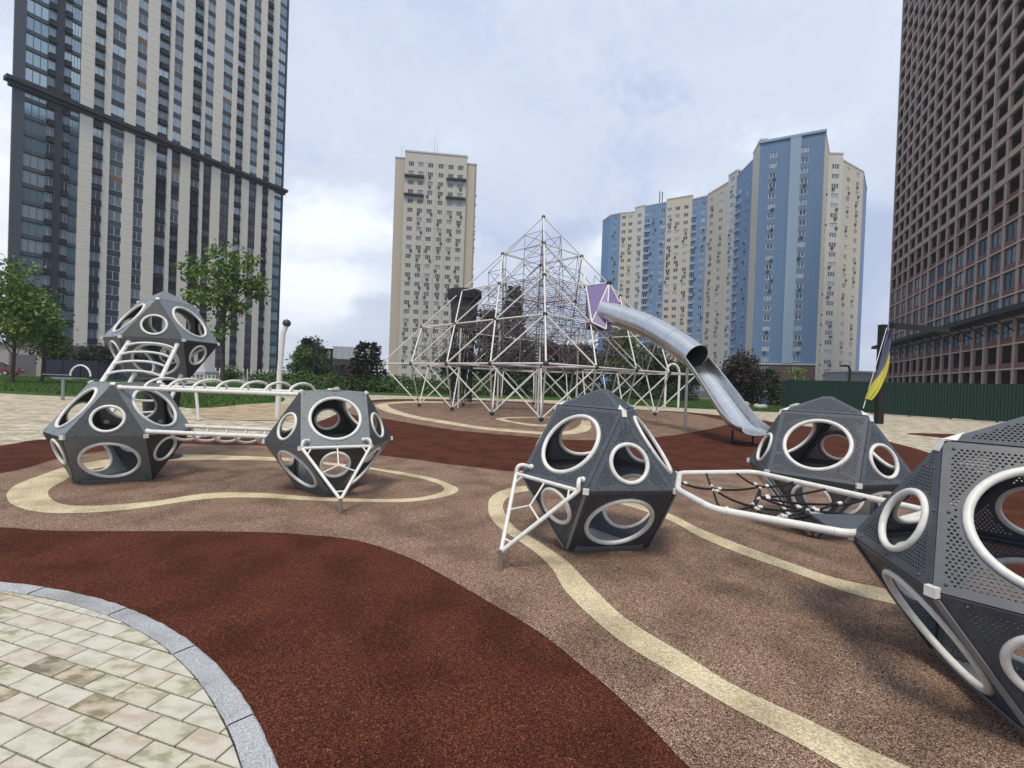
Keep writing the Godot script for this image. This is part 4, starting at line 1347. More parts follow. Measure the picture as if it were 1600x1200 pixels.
func build_plants() -> void:
	M.leaf = leaf_mat()
	var g_light := Color(0.11, 0.185, 0.035); var g_mid := Color(0.06, 0.115, 0.028); var g_dark := Color(0.025, 0.05, 0.02); var g_purple := Color(0.036, 0.026, 0.022)
	broadleaf("linden_tree", "leafy green tree at the left edge of the photo", W(-36.6, 0, 33.5), 9.4, 2.3, 2.5, 56, 75, 0.26, g_light)
	broadleaf("linden_tree", "thinner green tree just behind the tree at the left edge", W(-37.5, 0, 36.5), 6.6, 2.0, 1.9, 34, 60, 0.26, g_light)
	broadleaf("young_linden_tree", "slim sparse green tree rising behind the raised pod", W(-28.0, 0, 44.3), 15.2, 4.0, 3.9, 46, 62, 0.4, g_light, "", 0.15)
	for e in [[-51.0, 51.0, 4.3], [-47.5, 51.5, 3.9], [-44.0, 51.0, 4.2], [-40.6, 51.6, 3.9]]:
		var words: String = {-51.0: "leftmost of the four dark low trees above the navy hoarding", -47.5: "second from left of the four dark low trees above the navy hoarding", -44.0: "third from left of the four dark low trees above the navy hoarding", -40.6: "rightmost of the four dark low trees above the navy hoarding"}[e[0]]
		broadleaf("dark_low_tree", words, W(e[0], 0, e[1]), e[2], 1.2, 2.1, 34, 55, 0.28, Color(0.022, 0.03, 0.02), "dark low trees above the hoarding")
	broadleaf("round_bush", "round green bush in front of the white picket fence", W(-34.5, 0, 56.0), 2.2, 0.1, 1.5, 30, 60, 0.2, g_mid)
	conifer("thuja_tree", "dark narrow thuja right beside the white ball-topped pole", W(-28.0, 0, 62.0), 6.4, 1.6, 7000, 0.3, g_dark, "", 0.6)
	broadleaf("round_tree", "dark round tree left of the pale distant blocks", W(-31.6, 0, 72.0), 7.4, 0.9, 2.6, 60, 80, 0.34, g_dark)
	broadleaf("silvery_tree", "grey green willow-like tree below the pale distant blocks", W(-24.6, 0, 60.0), 4.2, 0.6, 2.0, 50, 70, 0.24, Color(0.06, 0.09, 0.05))
	broadleaf("round_tree", "dark green tree between the ball-topped pole and the black gate frame", W(-26.6, 0, 58.0), 5.2, 0.8, 2.0, 50, 80, 0.28, g_mid)
	conifer("spruce_tree", "dark spruce at the left corner of the bar pyramid", W(-14.2, 0, 45.0), 4.9, 2.6, 9000, 0.26, Color(0.032, 0.03, 0.02), "", 0.6)
	conifer("spruce_tree", "tall dark spruce seen through the upper bars of the pyramid", W(-0.2, 0, 62.0), 14.6, 2.4, 14000, 0.4, g_dark, "", 0.5)
	broadleaf("round_tree", "dark tree seen through the bars right of the hanging drum", W(-3.3, 0, 58.0), 11.8, 3.0, 2.1, 55, 80, 0.36, g_dark)
	var rowx := [[-6.5, 55.0, 5.6, g_dark], [-2.0, 52.0, 5.2, g_dark], [1.8, 56.0, 7.2, g_dark], [5.0, 54.0, 6.0, g_dark], [8.4, 56.0, 6.8, Color(0.03, 0.035, 0.02)], [13.0, 54.0, 8.6, g_mid], [17.2, 57.0, 7.0, g_dark], [21.0, 58.0, 4.6, g_dark]]
	var wh := ["first from left", "second from left", "third from left", "fourth from left", "fourth from right", "third from right", "second from right", "rightmost"]
	for i in rowx.size():
		var e: Array = rowx[i]
		broadleaf("garden_tree", "%s of the eight garden trees behind the bar pyramid" % wh[i], W(e[0], 0, e[1]), e[2], 0.6, 3.0, 80, 75, 0.34, e[3], "garden trees behind the bar pyramid")
	broadleaf("purple_plum_tree", "purple leaved tree right of the slide chute", W(22.6, 0, 45.5), 5.4, 0.7, 2.1, 60, 75, 0.26, g_purple)
	conifer("umbrella_pine", "dark pine beside the left end of the green fence", W(25.2, 0, 46.0), 3.6, 2.4, 6000, 0.26, g_dark, "", 0.4)
	broadleaf("young_maple", "small green tree rising over the left end of the green fence", W(30.5, 0, 49.0), 4.4, 1.6, 1.1, 20, 40, 0.22, g_light)
	hedge("long low green hedge behind the left half of the bar pyramid", V(-24, 42.5), V(-2.0, 46.0), 1.9, 3.6, 9000, 0.24, g_mid)
	hedge("low dark hedge behind the right half of the bar pyramid", V(-2, 47.5), V(19.5, 49.0), 1.9, 2.6, 9000, 0.24, g_dark)
	grass("short green lawn behind the left pods", LAWN_LEFT, 14000)
	grass("short green lawn between the slide and the green fence", LAWN_RIGHT, 9000)

# ---------------------------------------------------------------- things round the playground
func build_site() -> void:
	# white pole with a dark ball
	var o := thing("ball_pole", "tall white pole with a dark ball on top, left of the flat-topped pod", "pole", W(-8.26, 0, 16.2))
	var mb := MB.new(); mb.path([Vector3.ZERO, Vector3(0.02, 1.6, 0), Vector3(0.1, 2.95, 0), Vector3(0.2, 3.25, 0)], 0.085, 12)
	part("pole", mb.mesh(), M.white, o)
	mb = MB.new(); mb.ball(Vector3(0.22, 3.34, 0), 0.14, 8, 14)
	part("ball", mb.mesh(), M.ball, o)
	o = thing("leaning_post", "thin white leaning post behind the hooped bridge", "post", W(-9.75, 0, 14.3))
	mb = MB.new(); mb.tube(Vector3.ZERO, Vector3(-0.12, 0.95, 0.0), 0.045, 10)
	part("post", mb.mesh(), M.white, o)
	mb = MB.new(); mb.tube(Vector3.ZERO, Vector3(0, 0.02, 0), 0.09, 10)
	part("foot_plate", mb.mesh(), M.steel, o)
	# small railing
	o = thing("low_railing", "low white railing beside the ball-topped pole", "railing", W(-7.8, 0, 16.6))
	for k in 4:
		mb = MB.new(); mb.tube(Vector3(k * 0.14, 0, 0), Vector3(k * 0.14, 0.75, 0), 0.022, 8)
		part("post", mb.mesh(), M.white, o)
	mb = MB.new(); mb.tube(Vector3(-0.03, 0.76, 0), Vector3(0.45, 0.76, 0), 0.022, 8)
	part("rail", mb.mesh(), M.white, o)
	# fitness disc with hoop at the far left
	o = thing("fitness_station", "steel post with flat bars and a white hoop, left of the slate pod", "fitness equipment", W(-19.9, 0, 20.3))
	mb = MB.new(); mb.tube(Vector3.ZERO, Vector3(0, 0.95, 0), 0.06, 10)
	part("post", mb.mesh(), M.plate, o)
	for e in [[-0.5, 0.95, 0.9], [-0.8, 1.12, 1.2], [-0.2, 1.0, 1.6]]:
		mb = MB.new(); mb.box(Vector3(e[0] + 0.5, e[1], 0), Vector3(e[2], 0.03, 0.12))
		part("flat_bar", mb.mesh(), M.plate, o)
	var pts := []
	for k in 13: pts.append(Vector3(0.75 + cos(PI * k / 12) * 0.45, 1.1 + sin(PI * k / 12) * 0.48, 0))
	mb = MB.new(); mb.path(pts, 0.035, 8)
	part("hoop", mb.mesh(), M.white, o)
	# hoop beside the pyramid
	o = thing("white_hoop_gate", "white arched hoop gate left of the slide support", "arch", W(11.9, 0, 34.0))
	pts = [Vector3(-0.5, 0, 0), Vector3(-0.5, 2.5, 0)]
	for k in range(1, 12): pts.append(Vector3(-cos(PI * k / 12) * 0.5, 2.5 + sin(PI * k / 12) * 0.75, 0))
	pts.append(Vector3(0.5, 2.5, 0)); pts.append(Vector3(0.5, 0, 0))
	mb = MB.new(); mb.path(pts, 0.08, 10)
	part("hoop", mb.mesh(), M.white, o)
	for s in [-0.5, 0.5]:
		mb = MB.new(); mb.tube(Vector3(s, 0, 0), Vector3(s, 0.03, 0), 0.14, 10)
		part("foot_plate", mb.mesh(), M.steel, o)
	# green corrugated fence
	var a := Vector3(24.5, 0, -41.5); var e2 := Vector3(32.4, 0, -29.0)
	var dir := (e2 - a).normalized(); var nrm := Vector3.UP.cross(dir)
	o = thing("green_site_fence", "dark green corrugated metal fence in front of the brick tower", "fence", a)
	var cm := MB.new()
	var w := 1.15
	var steps := 28
	for k in steps:
		var x0 := w * k / steps; var x1 := w * (k + 1) / steps
		var z0 := 0.035 * (1.0 if int(k / 2.0) % 2 == 0 else 0.0); var z1 := 0.035 * (1.0 if int((k + 1) / 2.0) % 2 == 0 else 0.0)
		cm.quad(Vector3(x0, 0, z0), Vector3(x1, 0, z1), Vector3(x1, 2.45, z1), Vector3(x0, 2.45, z0))
		cm.quad(Vector3(x1, 0, z1 - 0.003), Vector3(x0, 0, z0 - 0.003), Vector3(x0, 2.45, z0 - 0.003), Vector3(x1, 2.45, z1 - 0.003))
	var corr := cm.mesh()
	var fb := Basis(dir, Vector3.UP, dir.cross(Vector3.UP))
	for k in 26:
		part("panel", corr, M.fence, o, Transform3D(fb, dir * (k * 1.14) + fb.z * (0.004 if k % 2 else 0.0) + Vector3(0, 0.06 + rng.randf_range(0, 0.03), 0)))
	for k in 14:
		mb = MB.new(); mb.box(Vector3(0, 1.2, 0), Vector3(0.08, 2.4, 0.08))
		part("post", mb.mesh(), M.black_steel, o, Transform3D(fb, dir * (k * 2.28) - fb.z * 0.06))
	# black gallows frame with the flag
	o = thing("black_steel_frame", "tall black square-tube frame rising in front of the green fence", "frame", W(19.7, 0, 24.5))
	mb = MB.new(); mb.box(Vector3(0, 2.65, 0), Vector3(0.3, 5.3, 0.3))
	part("post", mb.mesh(), M.black_steel, o)
	mb = MB.new(); mb.box(Vector3(1.72, 5.16, 0.3), Vector3(3.9, 0.26, 0.26), Basis(Vector3.UP, 0.25))
	part("beam", mb.mesh(), M.black_steel, o)
	mb = MB.new(); mb.box(Vector3(0.25, 3.75, 0.05), Vector3(0.8, 0.16, 0.16))
	part("bracket", mb.mesh(), M.black_steel, o)
	# flag hanging on a sloping staff
	o = thing("flag", "yellow and blue flag hanging limp on a slanted staff", "flag", W(18.55, 0, 23.3))
	var s0 := Vector3(-0.6, 1.35, 0.0); var s1 := Vector3(1.1, 5.0, -0.9)
	mb = MB.new(); mb.tube(Vector3(-0.72, 0.85, 0.12), s1 + Vector3(0.02, 0.1, 0), 0.02, 8)
	part("staff", mb.mesh(), M.white, o)
	for half in 2:
		mb = MB.new()
		var n := 64
		for i in n:
			for j in 20:
				var uc := (i + 0.5) / n; var vc := (j + 0.5) / 20.0
				if (vc * 0.75 + uc * 1.1 > 1.0) != (half == 1): continue
				var q := []
				for c in [[0, 0], [1, 0], [1, 1], [0, 1]]:
					var u: float = float(i + c[0]) / n; var v: float = (j + c[1]) / 20.0
					var base := s1.lerp(s0, u)
					var sw := 0.06 + 0.62 * pow(sin(PI * clampf(u * 0.94 + 0.03, 0.0, 1.0)), 0.8) * (0.55 + 0.45 * u)
					var fold := sin(v * 11.0 + u * 3.0) * 0.09 + sin(v * 5.0 - u * 9.0) * 0.05
					q.append(base + Vector3(v * sw * 1.0, -v * 0.5 * sw, fold + 0.14))
				mb.quad(q[0], q[1], q[2], q[3])
				var dz := Vector3(0, 0, -0.004)
				mb.quad(q[3] + dz, q[2] + dz, q[1] + dz, q[0] + dz)
		part("cloth", mb.mesh(), M.flag_blue if half == 0 else M.yellow, o)
	# lamp over the fence
	o = thing("bent_lamp", "black lamp with a bent head showing over the green fence", "street lamp", W(40.5, 0, 55.0))
	mb = MB.new(); mb.path([Vector3.ZERO, Vector3(0, 4.3, 0), Vector3(-0.15, 4.75, 0), Vector3(-0.75, 4.8, 0)], 0.14, 8)
	part("pole", mb.mesh(), M.black_steel, o)
	mb = MB.new(); mb.box(Vector3(-0.8, 4.75, 0), Vector3(0.7, 0.2, 0.35))
	part("head", mb.mesh(), M.black_steel, o)
	# bin and stones on the lawn
	o = thing("litter_bin", "dark blue litter bin on the lawn by the green fence", "bin", W(21.8, 0, 39.5))
	mb = MB.new(); mb.path([Vector3.ZERO, Vector3(0, 0.85, 0)], [0.26, 0.33], 14)
	part("body", mb.mesh(), plain(h("2d3d55"), 0.5), o)
	mb = MB.new(); mb.path([Vector3(0, 0.85, 0), Vector3(0, 0.93, 0)], [0.36, 0.3], 14)
	part("lid", mb.mesh(), plain(h("243147"), 0.5), o)
	var stone_mat := worn(h("9d9a8c"), h("c0bdae"), 0.9, 0.06, 2.0, 141)
	var st := [[19.0, 38.0, 0.55, "large pale boulder nearest the purple tree"], [20.2, 37.2, 0.4, "pale boulder right of the largest boulder on the lawn"], [23.4, 37.5, 0.5, "pale boulder beside the litter bin"], [-16.0, 41.5, 0.35, "pale boulder in the hedge left of the bar pyramid"]]
	for q in st:
		var bm := MB.new()
		bm.ball(Vector3(0, q[2] * 0.45, 0), q[2], 7, 11, 0.6)
		for i in bm.v.size():
			var p := bm.v[i]
			var k := 1.0 + 0.22 * sin(p.x * 9 + p.z * 5 + q[0]) * cos(p.y * 8 + p.z * 7)
			bm.v[i] = Vector3(p.x * k * 1.3, p.y * k, p.z * k)
		var so := solo("boulder", bm.mesh(), stone_mat, q[3], "boulder", "pale boulders on the lawns")
		so.position = W(q[0], 0, q[1])
	# navy hoarding, garage and picket fence at the far left
	o = thing("navy_hoarding", "dark navy hoarding under the low dark trees", "hoarding", W(-50.5, 0, 49.5))
	var hp := MB.new(); hp.box(Vector3(0.95, 1.0, 0), Vector3(1.86, 2.0, 0.06))
	var hm := hp.mesh()
	for k in 8: part("panel", hm, plain(h("1d2536"), 0.6), o, Transform3D(Basis(Vector3.UP, 0.0), Vector3(k * 1.92, 0, (k % 2) * 0.02)))
	for k in 9:
		mb = MB.new(); mb.box(Vector3(k * 1.92 - 0.02, 1.05, 0.06), Vector3(0.08, 2.1, 0.06)); part("post", mb.mesh(), M.black_steel, o)
	o = thing("concrete_garage", "pale concrete garage wall behind the tree at the left edge", "building", W(-63.0, 0, 57.0))
	mb = MB.new(); mb.box(Vector3(0, 1.8, 0), Vector3(18, 3.6, 6))
	part("wall", mb.mesh(), worn(h("868684"), h("9a9a96"), 0.9, 0.03, 0.4, 142), o)
	mb = MB.new(); mb.box(Vector3(0, 3.75, 0), Vector3(18.6, 0.3, 6.6))
	part("roof", mb.mesh(), plain(h("6f7072"), 0.8), o)
	mb = MB.new(); mb.box(Vector3(5.2, 1.3, 3.01), Vector3(3.2, 2.4, 0.05))
	part("door", mb.mesh(), plain(h("5b5d60"), 0.7), o)
	o = thing("white_picket_fence", "white picket fence in front of the white and black tower", "fence", W(-42.0, 0, 60.0))
	var pk := MB.new(); pk.box(Vector3(0, 0.9, 0), Vector3(0.12, 1.8, 0.08))
	var pkm := pk.mesh()
	for k in 34:
		part("picket", pkm, M.white, o, Transform3D(Basis.IDENTITY, Vector3(k * 0.52, rng.randf_range(-0.02, 0.0) , 0)))
	for yy in [0.4, 1.3]:
		mb = MB.new(); mb.box(Vector3(8.6, yy, -0.08), Vector3(17.6, 0.07, 0.05)); part("rail", mb.mesh(), M.white, o)
	o = thing("white_pavilion", "small white tent pavilion behind the hooped bridge", "pavilion", W(-31.5, 0, 46.5))
	mb = MB.new()
	for k in 4:
		var c0 := Vector3(1.0 if k in [0, 3] else -1.0, 1.3, 1.0 if k in [0, 1] else -1.0); var k1 := (k + 1) % 4
		var c1 := Vector3(1.0 if k1 in [0, 3] else -1.0, 1.3, 1.0 if k1 in [0, 1] else -1.0)
		mb.tri(c1, c0, Vector3(0, 2.5, 0))
		mb.quad(c0, c1, c1 - Vector3(0, 0.3, 0), c0 - Vector3(0, 0.3, 0))
	part("canopy", mb.mesh(), plain(h("b9bdc0"), 0.8), o)
	for k in 4:
		mb = MB.new(); var c0 := Vector3(0.95 if k in [0, 3] else -0.95, 0, 0.95 if k in [0, 1] else -0.95)
		mb.tube(c0, c0 + Vector3(0, 1.3, 0), 0.04, 6); part("pole", mb.mesh(), M.white, o)
	# dark pavilion below the distant blocks
	o = thing("dark_kiosk", "dark flat-roofed kiosk below the pale distant blocks", "kiosk", W(-25.4, 0, 72.0))
	mb = MB.new(); mb.box(Vector3(0, 1.5, 0), Vector3(4.6, 3.0, 3)); part("wall", mb.mesh(), plain(h("26272d"), 0.7), o)
	mb = MB.new(); mb.box(Vector3(0, 3.4, 0.2), Vector3(5.4, 0.9, 4)); part("roof", mb.mesh(), plain(h("33343b"), 0.6), o)
	mb = MB.new(); mb.box(Vector3(1.0, 1.1, 1.51), Vector3(1.1, 2.2, 0.06)); part("door", mb.mesh(), plain(h("15161a"), 0.5), o)
	o = thing("black_gate_frame", "black square frame standing before the dark kiosk", "frame", W(-20.6, 0, 52.0))
	mb = MB.new(); mb.box(Vector3(0, 2.1, 0), Vector3(0.22, 4.2, 0.22)); part("post", mb.mesh(), M.black_steel, o)
	mb = MB.new(); mb.box(Vector3(-2.0, 2.1, 0), Vector3(0.2, 4.2, 0.2)); part("post", mb.mesh(), M.black_steel, o)
	mb = MB.new(); mb.box(Vector3(-1.0, 4.31, 0), Vector3(2.3, 0.22, 0.22)); part("beam", mb.mesh(), M.black_steel, o)
	build_car()

func build_car() -> void:
	var o := thing("red_car", "dark red parked car at the left edge under the trees", "car", W(-58.2, 0, 51.5), 0.35)
	var paint := plain(h("5e1a1e"), 0.25)
	paint.clearcoat_enabled = true
	var prof := [Vector2(-2.1, 0.35), Vector2(-2.15, 0.7), Vector2(-1.95, 0.9), Vector2(-1.0, 0.98), Vector2(1.25, 0.98), Vector2(2.0, 0.85), Vector2(2.15, 0.6), Vector2(2.1, 0.32)]
	var mb := extrude(prof, 0.85, 0.8)
	part("body", mb.mesh(), paint, o)
	mb = extrude([Vector2(-1.5, 0.96), Vector2(-1.1, 1.42), Vector2(0.35, 1.46), Vector2(1.05, 0.98)], 0.78, 0.62)
	part("cabin", mb.mesh(), glass(h("20262b")), o)
	mb = extrude([Vector2(-1.12, 1.42), Vector2(-1.05, 1.49), Vector2(0.3, 1.52), Vector2(0.38, 1.46)], 0.66, 0.62)
	part("roof", mb.mesh(), paint, o)
	for x in [-1.3, 1.3]:
		for z in [-0.78, 0.78]:
			mb = MB.new(); mb.tube(Vector3(x, 0.32, z - 0.1), Vector3(x, 0.32, z + 0.1), 0.32, 16)
			var wl := part("wheel", mb.mesh(), plain(h("191919"), 0.9), o)
			mb = MB.new(); mb.tube(Vector3(x, 0.32, z - 0.108), Vector3(x, 0.32, z + 0.108), 0.19, 12)
			part("rim", mb.mesh(), M.steel, wl)
	for z in [-0.6, 0.6]:
		mb = MB.new(); mb.box(Vector3(2.08, 0.7, z), Vector3(0.1, 0.14, 0.35)); part("headlight", mb.mesh(), plain(h("c8cccc"), 0.15), o)

func extrude(prof: Array, wide: float, top_wide: float) -> MB:
	var mb := MB.new()
	var pp := PackedVector2Array(prof)
	var ymin := 9.0; var ymax := -9.0
	for q in prof: ymin = minf(ymin, q.y); ymax = maxf(ymax, q.y)
	var wf := func(y: float) -> float: return lerpf(wide, top_wide, (y - ymin) / maxf(ymax - ymin, 0.01))
	var ix := Geometry2D.triangulate_polygon(pp)
	for i in range(0, ix.size(), 3):
		var t := [pp[ix[i]], pp[ix[i + 1]], pp[ix[i + 2]]]
		if (t[1] - t[0]).cross(t[2] - t[0]) < 0: t.reverse()
		mb.tri(Vector3(t[0].x, t[0].y, wf.call(t[0].y)), Vector3(t[1].x, t[1].y, wf.call(t[1].y)), Vector3(t[2].x, t[2].y, wf.call(t[2].y)))
		mb.tri(Vector3(t[0].x, t[0].y, -wf.call(t[0].y)), Vector3(t[2].x, t[2].y, -wf.call(t[2].y)), Vector3(t[1].x, t[1].y, -wf.call(t[1].y)))
	for i in prof.size():
		var a: Vector2 = prof[i]; var b: Vector2 = prof[(i + 1) % prof.size()]
		mb.quad(Vector3(a.x, a.y, wf.call(a.y)), Vector3(a.x, a.y, -wf.call(a.y)), Vector3(b.x, b.y, -wf.call(b.y)), Vector3(b.x, b.y, wf.call(b.y)))
	return mb

# ---------------------------------------------------------------- ground
var LAWN_LEFT := [V(-60, 48), V(-31, 25.5), V(-18.5, 22.5), V(-13.0, 18.6), V(-12.6, 22.5), V(-12.5, 25.0), V(-16, 31), V(-26, 41), V(-40, 48), V(-52, 50)]
var LAWN_RIGHT := [V(8.5, 36.5), V(14.0, 34.0), V(20.5, 32.8), V(25.5, 33.0), V(24.3, 41.5), V(30, 50), V(18, 50), V(6, 49)]

func build_ground() -> void:
	var SPECKLE_NEAR := [V(-6.96,5.00), V(-7.32,5.85), V(-7.37,6.62), V(-7.35,6.83), V(-7.45,7.16), V(-7.64,7.63), V(-7.70,8.21), V(-7.62,8.66), V(-7.28,9.55), V(-6.95,9.79), V(-6.23,9.78), V(-5.33,9.91), V(-4.01,9.68), V(-2.66,9.25), V(-1.89,8.96), V(-1.32,8.66), V(-0.77,8.45), V(0.06,8.13), V(1.43,8.15), V(3.07,8.52), V(4.27,8.83), V(4.74,8.80), V(5.76,8.30), V(5.85,6.88), V(5.31,5.51), V(4.32,3.79), V(3.54,2.47), V(3.07,1.78), V(0.90,1.70), V(0.85,1.87), V(0.79,2.00), V(0.73,2.14), V(0.65,2.30), V(0.56,2.46), V(0.45,2.63), V(0.33,2.82), V(0.17,3.03), V(-0.14,3.36), V(-0.48,3.72), V(-0.90,4.12), V(-1.47,4.47), V(-1.99,4.57), V(-2.40,4.60), V(-3.14,4.56), V(-3.82,4.48), V(-4.43,4.43), V(-4.96,4.47), V(-5.94,4.45)]
	var RED_FAR := [V(-9.56,6.47), V(-9.84,8.83), V(-9.88,9.16), V(-9.95,9.68), V(-9.24,10.21), V(-7.54,10.82), V(-7.10,11.13), V(-6.16,11.35), V(-6.17,13.47), V(-6.80,17.47), V(-8.41,25.18), V(-8.80,30.11), V(-6.84,32.82), V(-3.80,34.32), V(0.05,34.76), V(4.60,32.50), V(8.38,29.74), V(11.26,28.59), V(13.12,24.12), V(13.05,22.64), V(13.99,18.78), V(12.78,15.22), V(11.90,13.00), V(9.26,8.20), V(7.37,4.73)]
	var SPECKLE_FAR := [V(-7.53,20.82), V(-8.10,26.83), V(-6.67,29.98), V(-3.53,31.98), V(0.05,32.35), V(4.36,30.79), V(8.68,28.68), V(10.61,26.95), V(10.54,23.42), V(10.32,21.57), V(8.88,19.27), V(7.31,17.27), V(5.65,15.35), V(4.35,14.13), V(3.02,13.24), V(1.85,12.84), V(0.68,13.14), V(-0.48,13.64), V(-1.76,14.26), V(-3.36,15.73), V(-4.81,17.18), V(-5.95,17.87)]
	var SAND_ISLAND := [V(-12.39,17.71), V(-13.05,20.34), V(-12.47,22.36), V(-11.08,22.72), V(-8.74,19.31), V(-7.55,15.74), V(-8.31,14.93), V(-9.83,15.01)]
	var L1_OUT := [V(-6.05,5.51), V(-5.63,5.19), V(-5.23,5.00), V(-4.94,4.94), V(-4.70,4.97), V(-4.42,5.06), V(-4.18,5.24), V(-4.03,5.42), V(-3.86,5.61), V(-3.64,5.75), V(-3.37,5.82), V(-3.05,5.83), V(-2.61,5.80), V(-2.10,5.80), V(-1.57,5.84), V(-1.24,5.91), V(-0.92,6.15), V(-0.75,6.41), V(-0.73,6.68), V(-0.87,6.94), V(-1.15,7.28), V(-1.42,7.49), V(-1.78,7.71), V(-2.44,8.01), V(-3.20,8.29), V(-4.07,8.57), V(-4.53,8.62), V(-5.17,8.62), V(-5.81,8.63), V(-6.22,8.53), V(-6.78,8.13), V(-7.00,7.47), V(-6.97,7.18), V(-6.81,6.74), V(-6.59,6.22), V(-6.40,5.89)]
	var L1_IN := [V(-5.81,5.77), V(-5.51,5.50), V(-5.20,5.30), V(-4.95,5.23), V(-4.70,5.27), V(-4.42,5.41), V(-4.24,5.56), V(-4.09,5.78), V(-3.89,5.96), V(-3.62,6.05), V(-3.17,6.06), V(-2.83,6.01), V(-2.45,5.96), V(-2.08,5.96), V(-1.61,5.99), V(-1.27,6.08), V(-1.06,6.26), V(-0.94,6.47), V(-0.94,6.69), V(-1.04,6.92), V(-1.28,7.18), V(-1.56,7.37), V(-2.42,7.86), V(-3.11,8.06), V(-3.82,8.29), V(-4.35,8.27), V(-5.20,8.17), V(-5.92,7.92), V(-6.34,7.60), V(-6.45,6.99), V(-6.30,6.60), V(-6.10,6.23), V(-5.97,5.99)]
	var L2_OUT := [V(-4.53,30.30), V(-6.04,30.02), V(-6.93,28.49), V(-7.33,26.64), V(-7.24,24.32), V(-5.64,20.55), V(-3.79,17.71), V(-2.52,16.28), V(-0.96,14.77), V(-0.06,14.28), V(0.88,13.98), V(1.45,13.99), V(1.91,14.21), V(2.49,15.09), V(2.97,16.79), V(3.40,19.74)]
	var L2_IN := [V(-4.36,29.16), V(-5.75,28.55), V(-6.44,27.28), V(-6.78,25.97), V(-6.74,25.01), V(-5.75,22.29), V(-4.08,19.06), V(-2.70,17.37), V(-1.02,15.60), V(-0.07,15.01), V(0.92,14.68), V(1.53,14.79), V(1.85,15.07), V(2.21,15.88), V(2.65,17.51), V(3.10,19.93)]
	var L4_OUT := [V(1.81,20.86), V(1.27,20.62), V(0.05,19.93), V(-0.65,18.97), V(-0.09,17.48), V(1.01,16.32), V(1.79,17.19), V(2.62,19.73)]
	var L4_IN := [V(1.76,20.35), V(1.24,20.12), V(0.27,19.43), V(-0.26,18.83), V(0.13,17.84), V(1.05,16.96), V(1.66,17.90), V(2.34,19.93)]
	var L3_OUT := [V(3.29,3.71), V(3.13,3.82), V(2.87,3.99), V(2.63,4.38), V(2.43,4.75), V(2.21,5.23), V(2.08,5.73), V(1.75,6.35), V(1.21,6.86), V(0.65,7.10), V(0.23,7.03), V(-0.08,6.71), V(-0.23,6.31), V(-0.25,5.84), V(-0.20,5.40), V(-0.07,4.98), V(0.12,4.62), V(0.29,4.29), V(0.41,3.94), V(0.45,3.66), V(0.51,3.42), V(0.62,3.14), V(0.74,2.88), V(0.86,2.71), V(1.02,2.51), V(1.16,2.33), V(1.29,2.19), V(1.40,2.07), V(1.48,1.97), V(1.69,1.70)]
	var L3_IN := [V(3.07,3.46), V(2.99,3.54), V(2.78,3.70), V(2.57,4.07), V(2.30,4.48), V(2.09,4.95), V(1.96,5.50), V(1.63,6.05), V(1.15,6.51), V(0.62,6.73), V(0.24,6.67), V(0.03,6.39), V(-0.06,5.93), V(-0.01,5.43), V(0.10,5.00), V(0.29,4.68), V(0.43,4.41), V(0.57,4.10), V(0.65,3.80), V(0.73,3.52), V(0.82,3.23), V(0.94,3.00), V(1.11,2.75), V(1.25,2.52), V(1.39,2.37), V(1.52,2.25), V(1.63,2.13), V(1.76,2.01), V(1.99,1.80)]
	var RED_WEDGE := [V(16.56,19.13), V(18.84,19.61), V(20.85,19.54), V(23.18,18.35), V(18.54,14.66), V(17.14,16.05), V(16.87,17.55)]
	setting("ground", sheet([Vector2(-1500, -1500), Vector2(1500, -1500), Vector2(1500, 400), Vector2(-1500, 400)], -0.03), M.asphalt)
	setting("plaza", sheet([V(-70, -10), V(-70, 60), V(-30, 70), V(70, 62), V(75, -10)], -0.01), M.plaza)
	setting("lawn", sheet(smooth(LAWN_LEFT), 0.006), M.lawn_soil)
	setting("lawn", sheet(smooth(LAWN_RIGHT), 0.006), M.lawn_soil)
	setting("garden_bed", sheet([V(-30, 38), V(-12, 37), V(6, 40), V(8.4, 49), V(30, 52), V(30, 64), V(-40, 64)], 0.0), M.lawn_soil)
	var red := smooth(RED_FAR, false) + [V(9, 4), V(8, -4), V(-9, -4), V(-9.6, 3)]
	setting("rubber_surface_red", sheet(red, 0.002), M.red)
	setting("rubber_surface_red", sheet(smooth(RED_WEDGE), 0.002), M.red)
	setting("rubber_surface_speckled", sheet(smooth(SPECKLE_NEAR), 0.006), M.speckle)
	setting("rubber_surface_speckled", sheet(smooth(SPECKLE_FAR), 0.006), M.speckle)
	setting("rubber_surface_sand", sheet(smooth(SAND_ISLAND), 0.006), M.sand)
	setting("rubber_line", ribbon(L1_OUT, L1_IN, 0.010, true), M.cream)
	setting("rubber_line", ribbon(L2_OUT, L2_IN, 0.010, false), M.cream)
	setting("rubber_line", ribbon(L3_OUT, L3_IN, 0.010, false), M.cream)
	setting("rubber_line", ribbon(L4_OUT, L4_IN, 0.010, false), M.cream)
	# paved circle with its granite kerb
	var c := V(-4.107, -0.812)
	var disc := []
	for k in 96: disc.append(c + Vector2.from_angle(TAU * k / 96) * 4.16)
	setting("paving_bed", sheet(disc, 0.006), M.joint)
	var kerb := Node3D.new(); kerb.name = "granite_kerb"; add_child(kerb); kerb.set_meta("kind", "structure")
	var n := 32
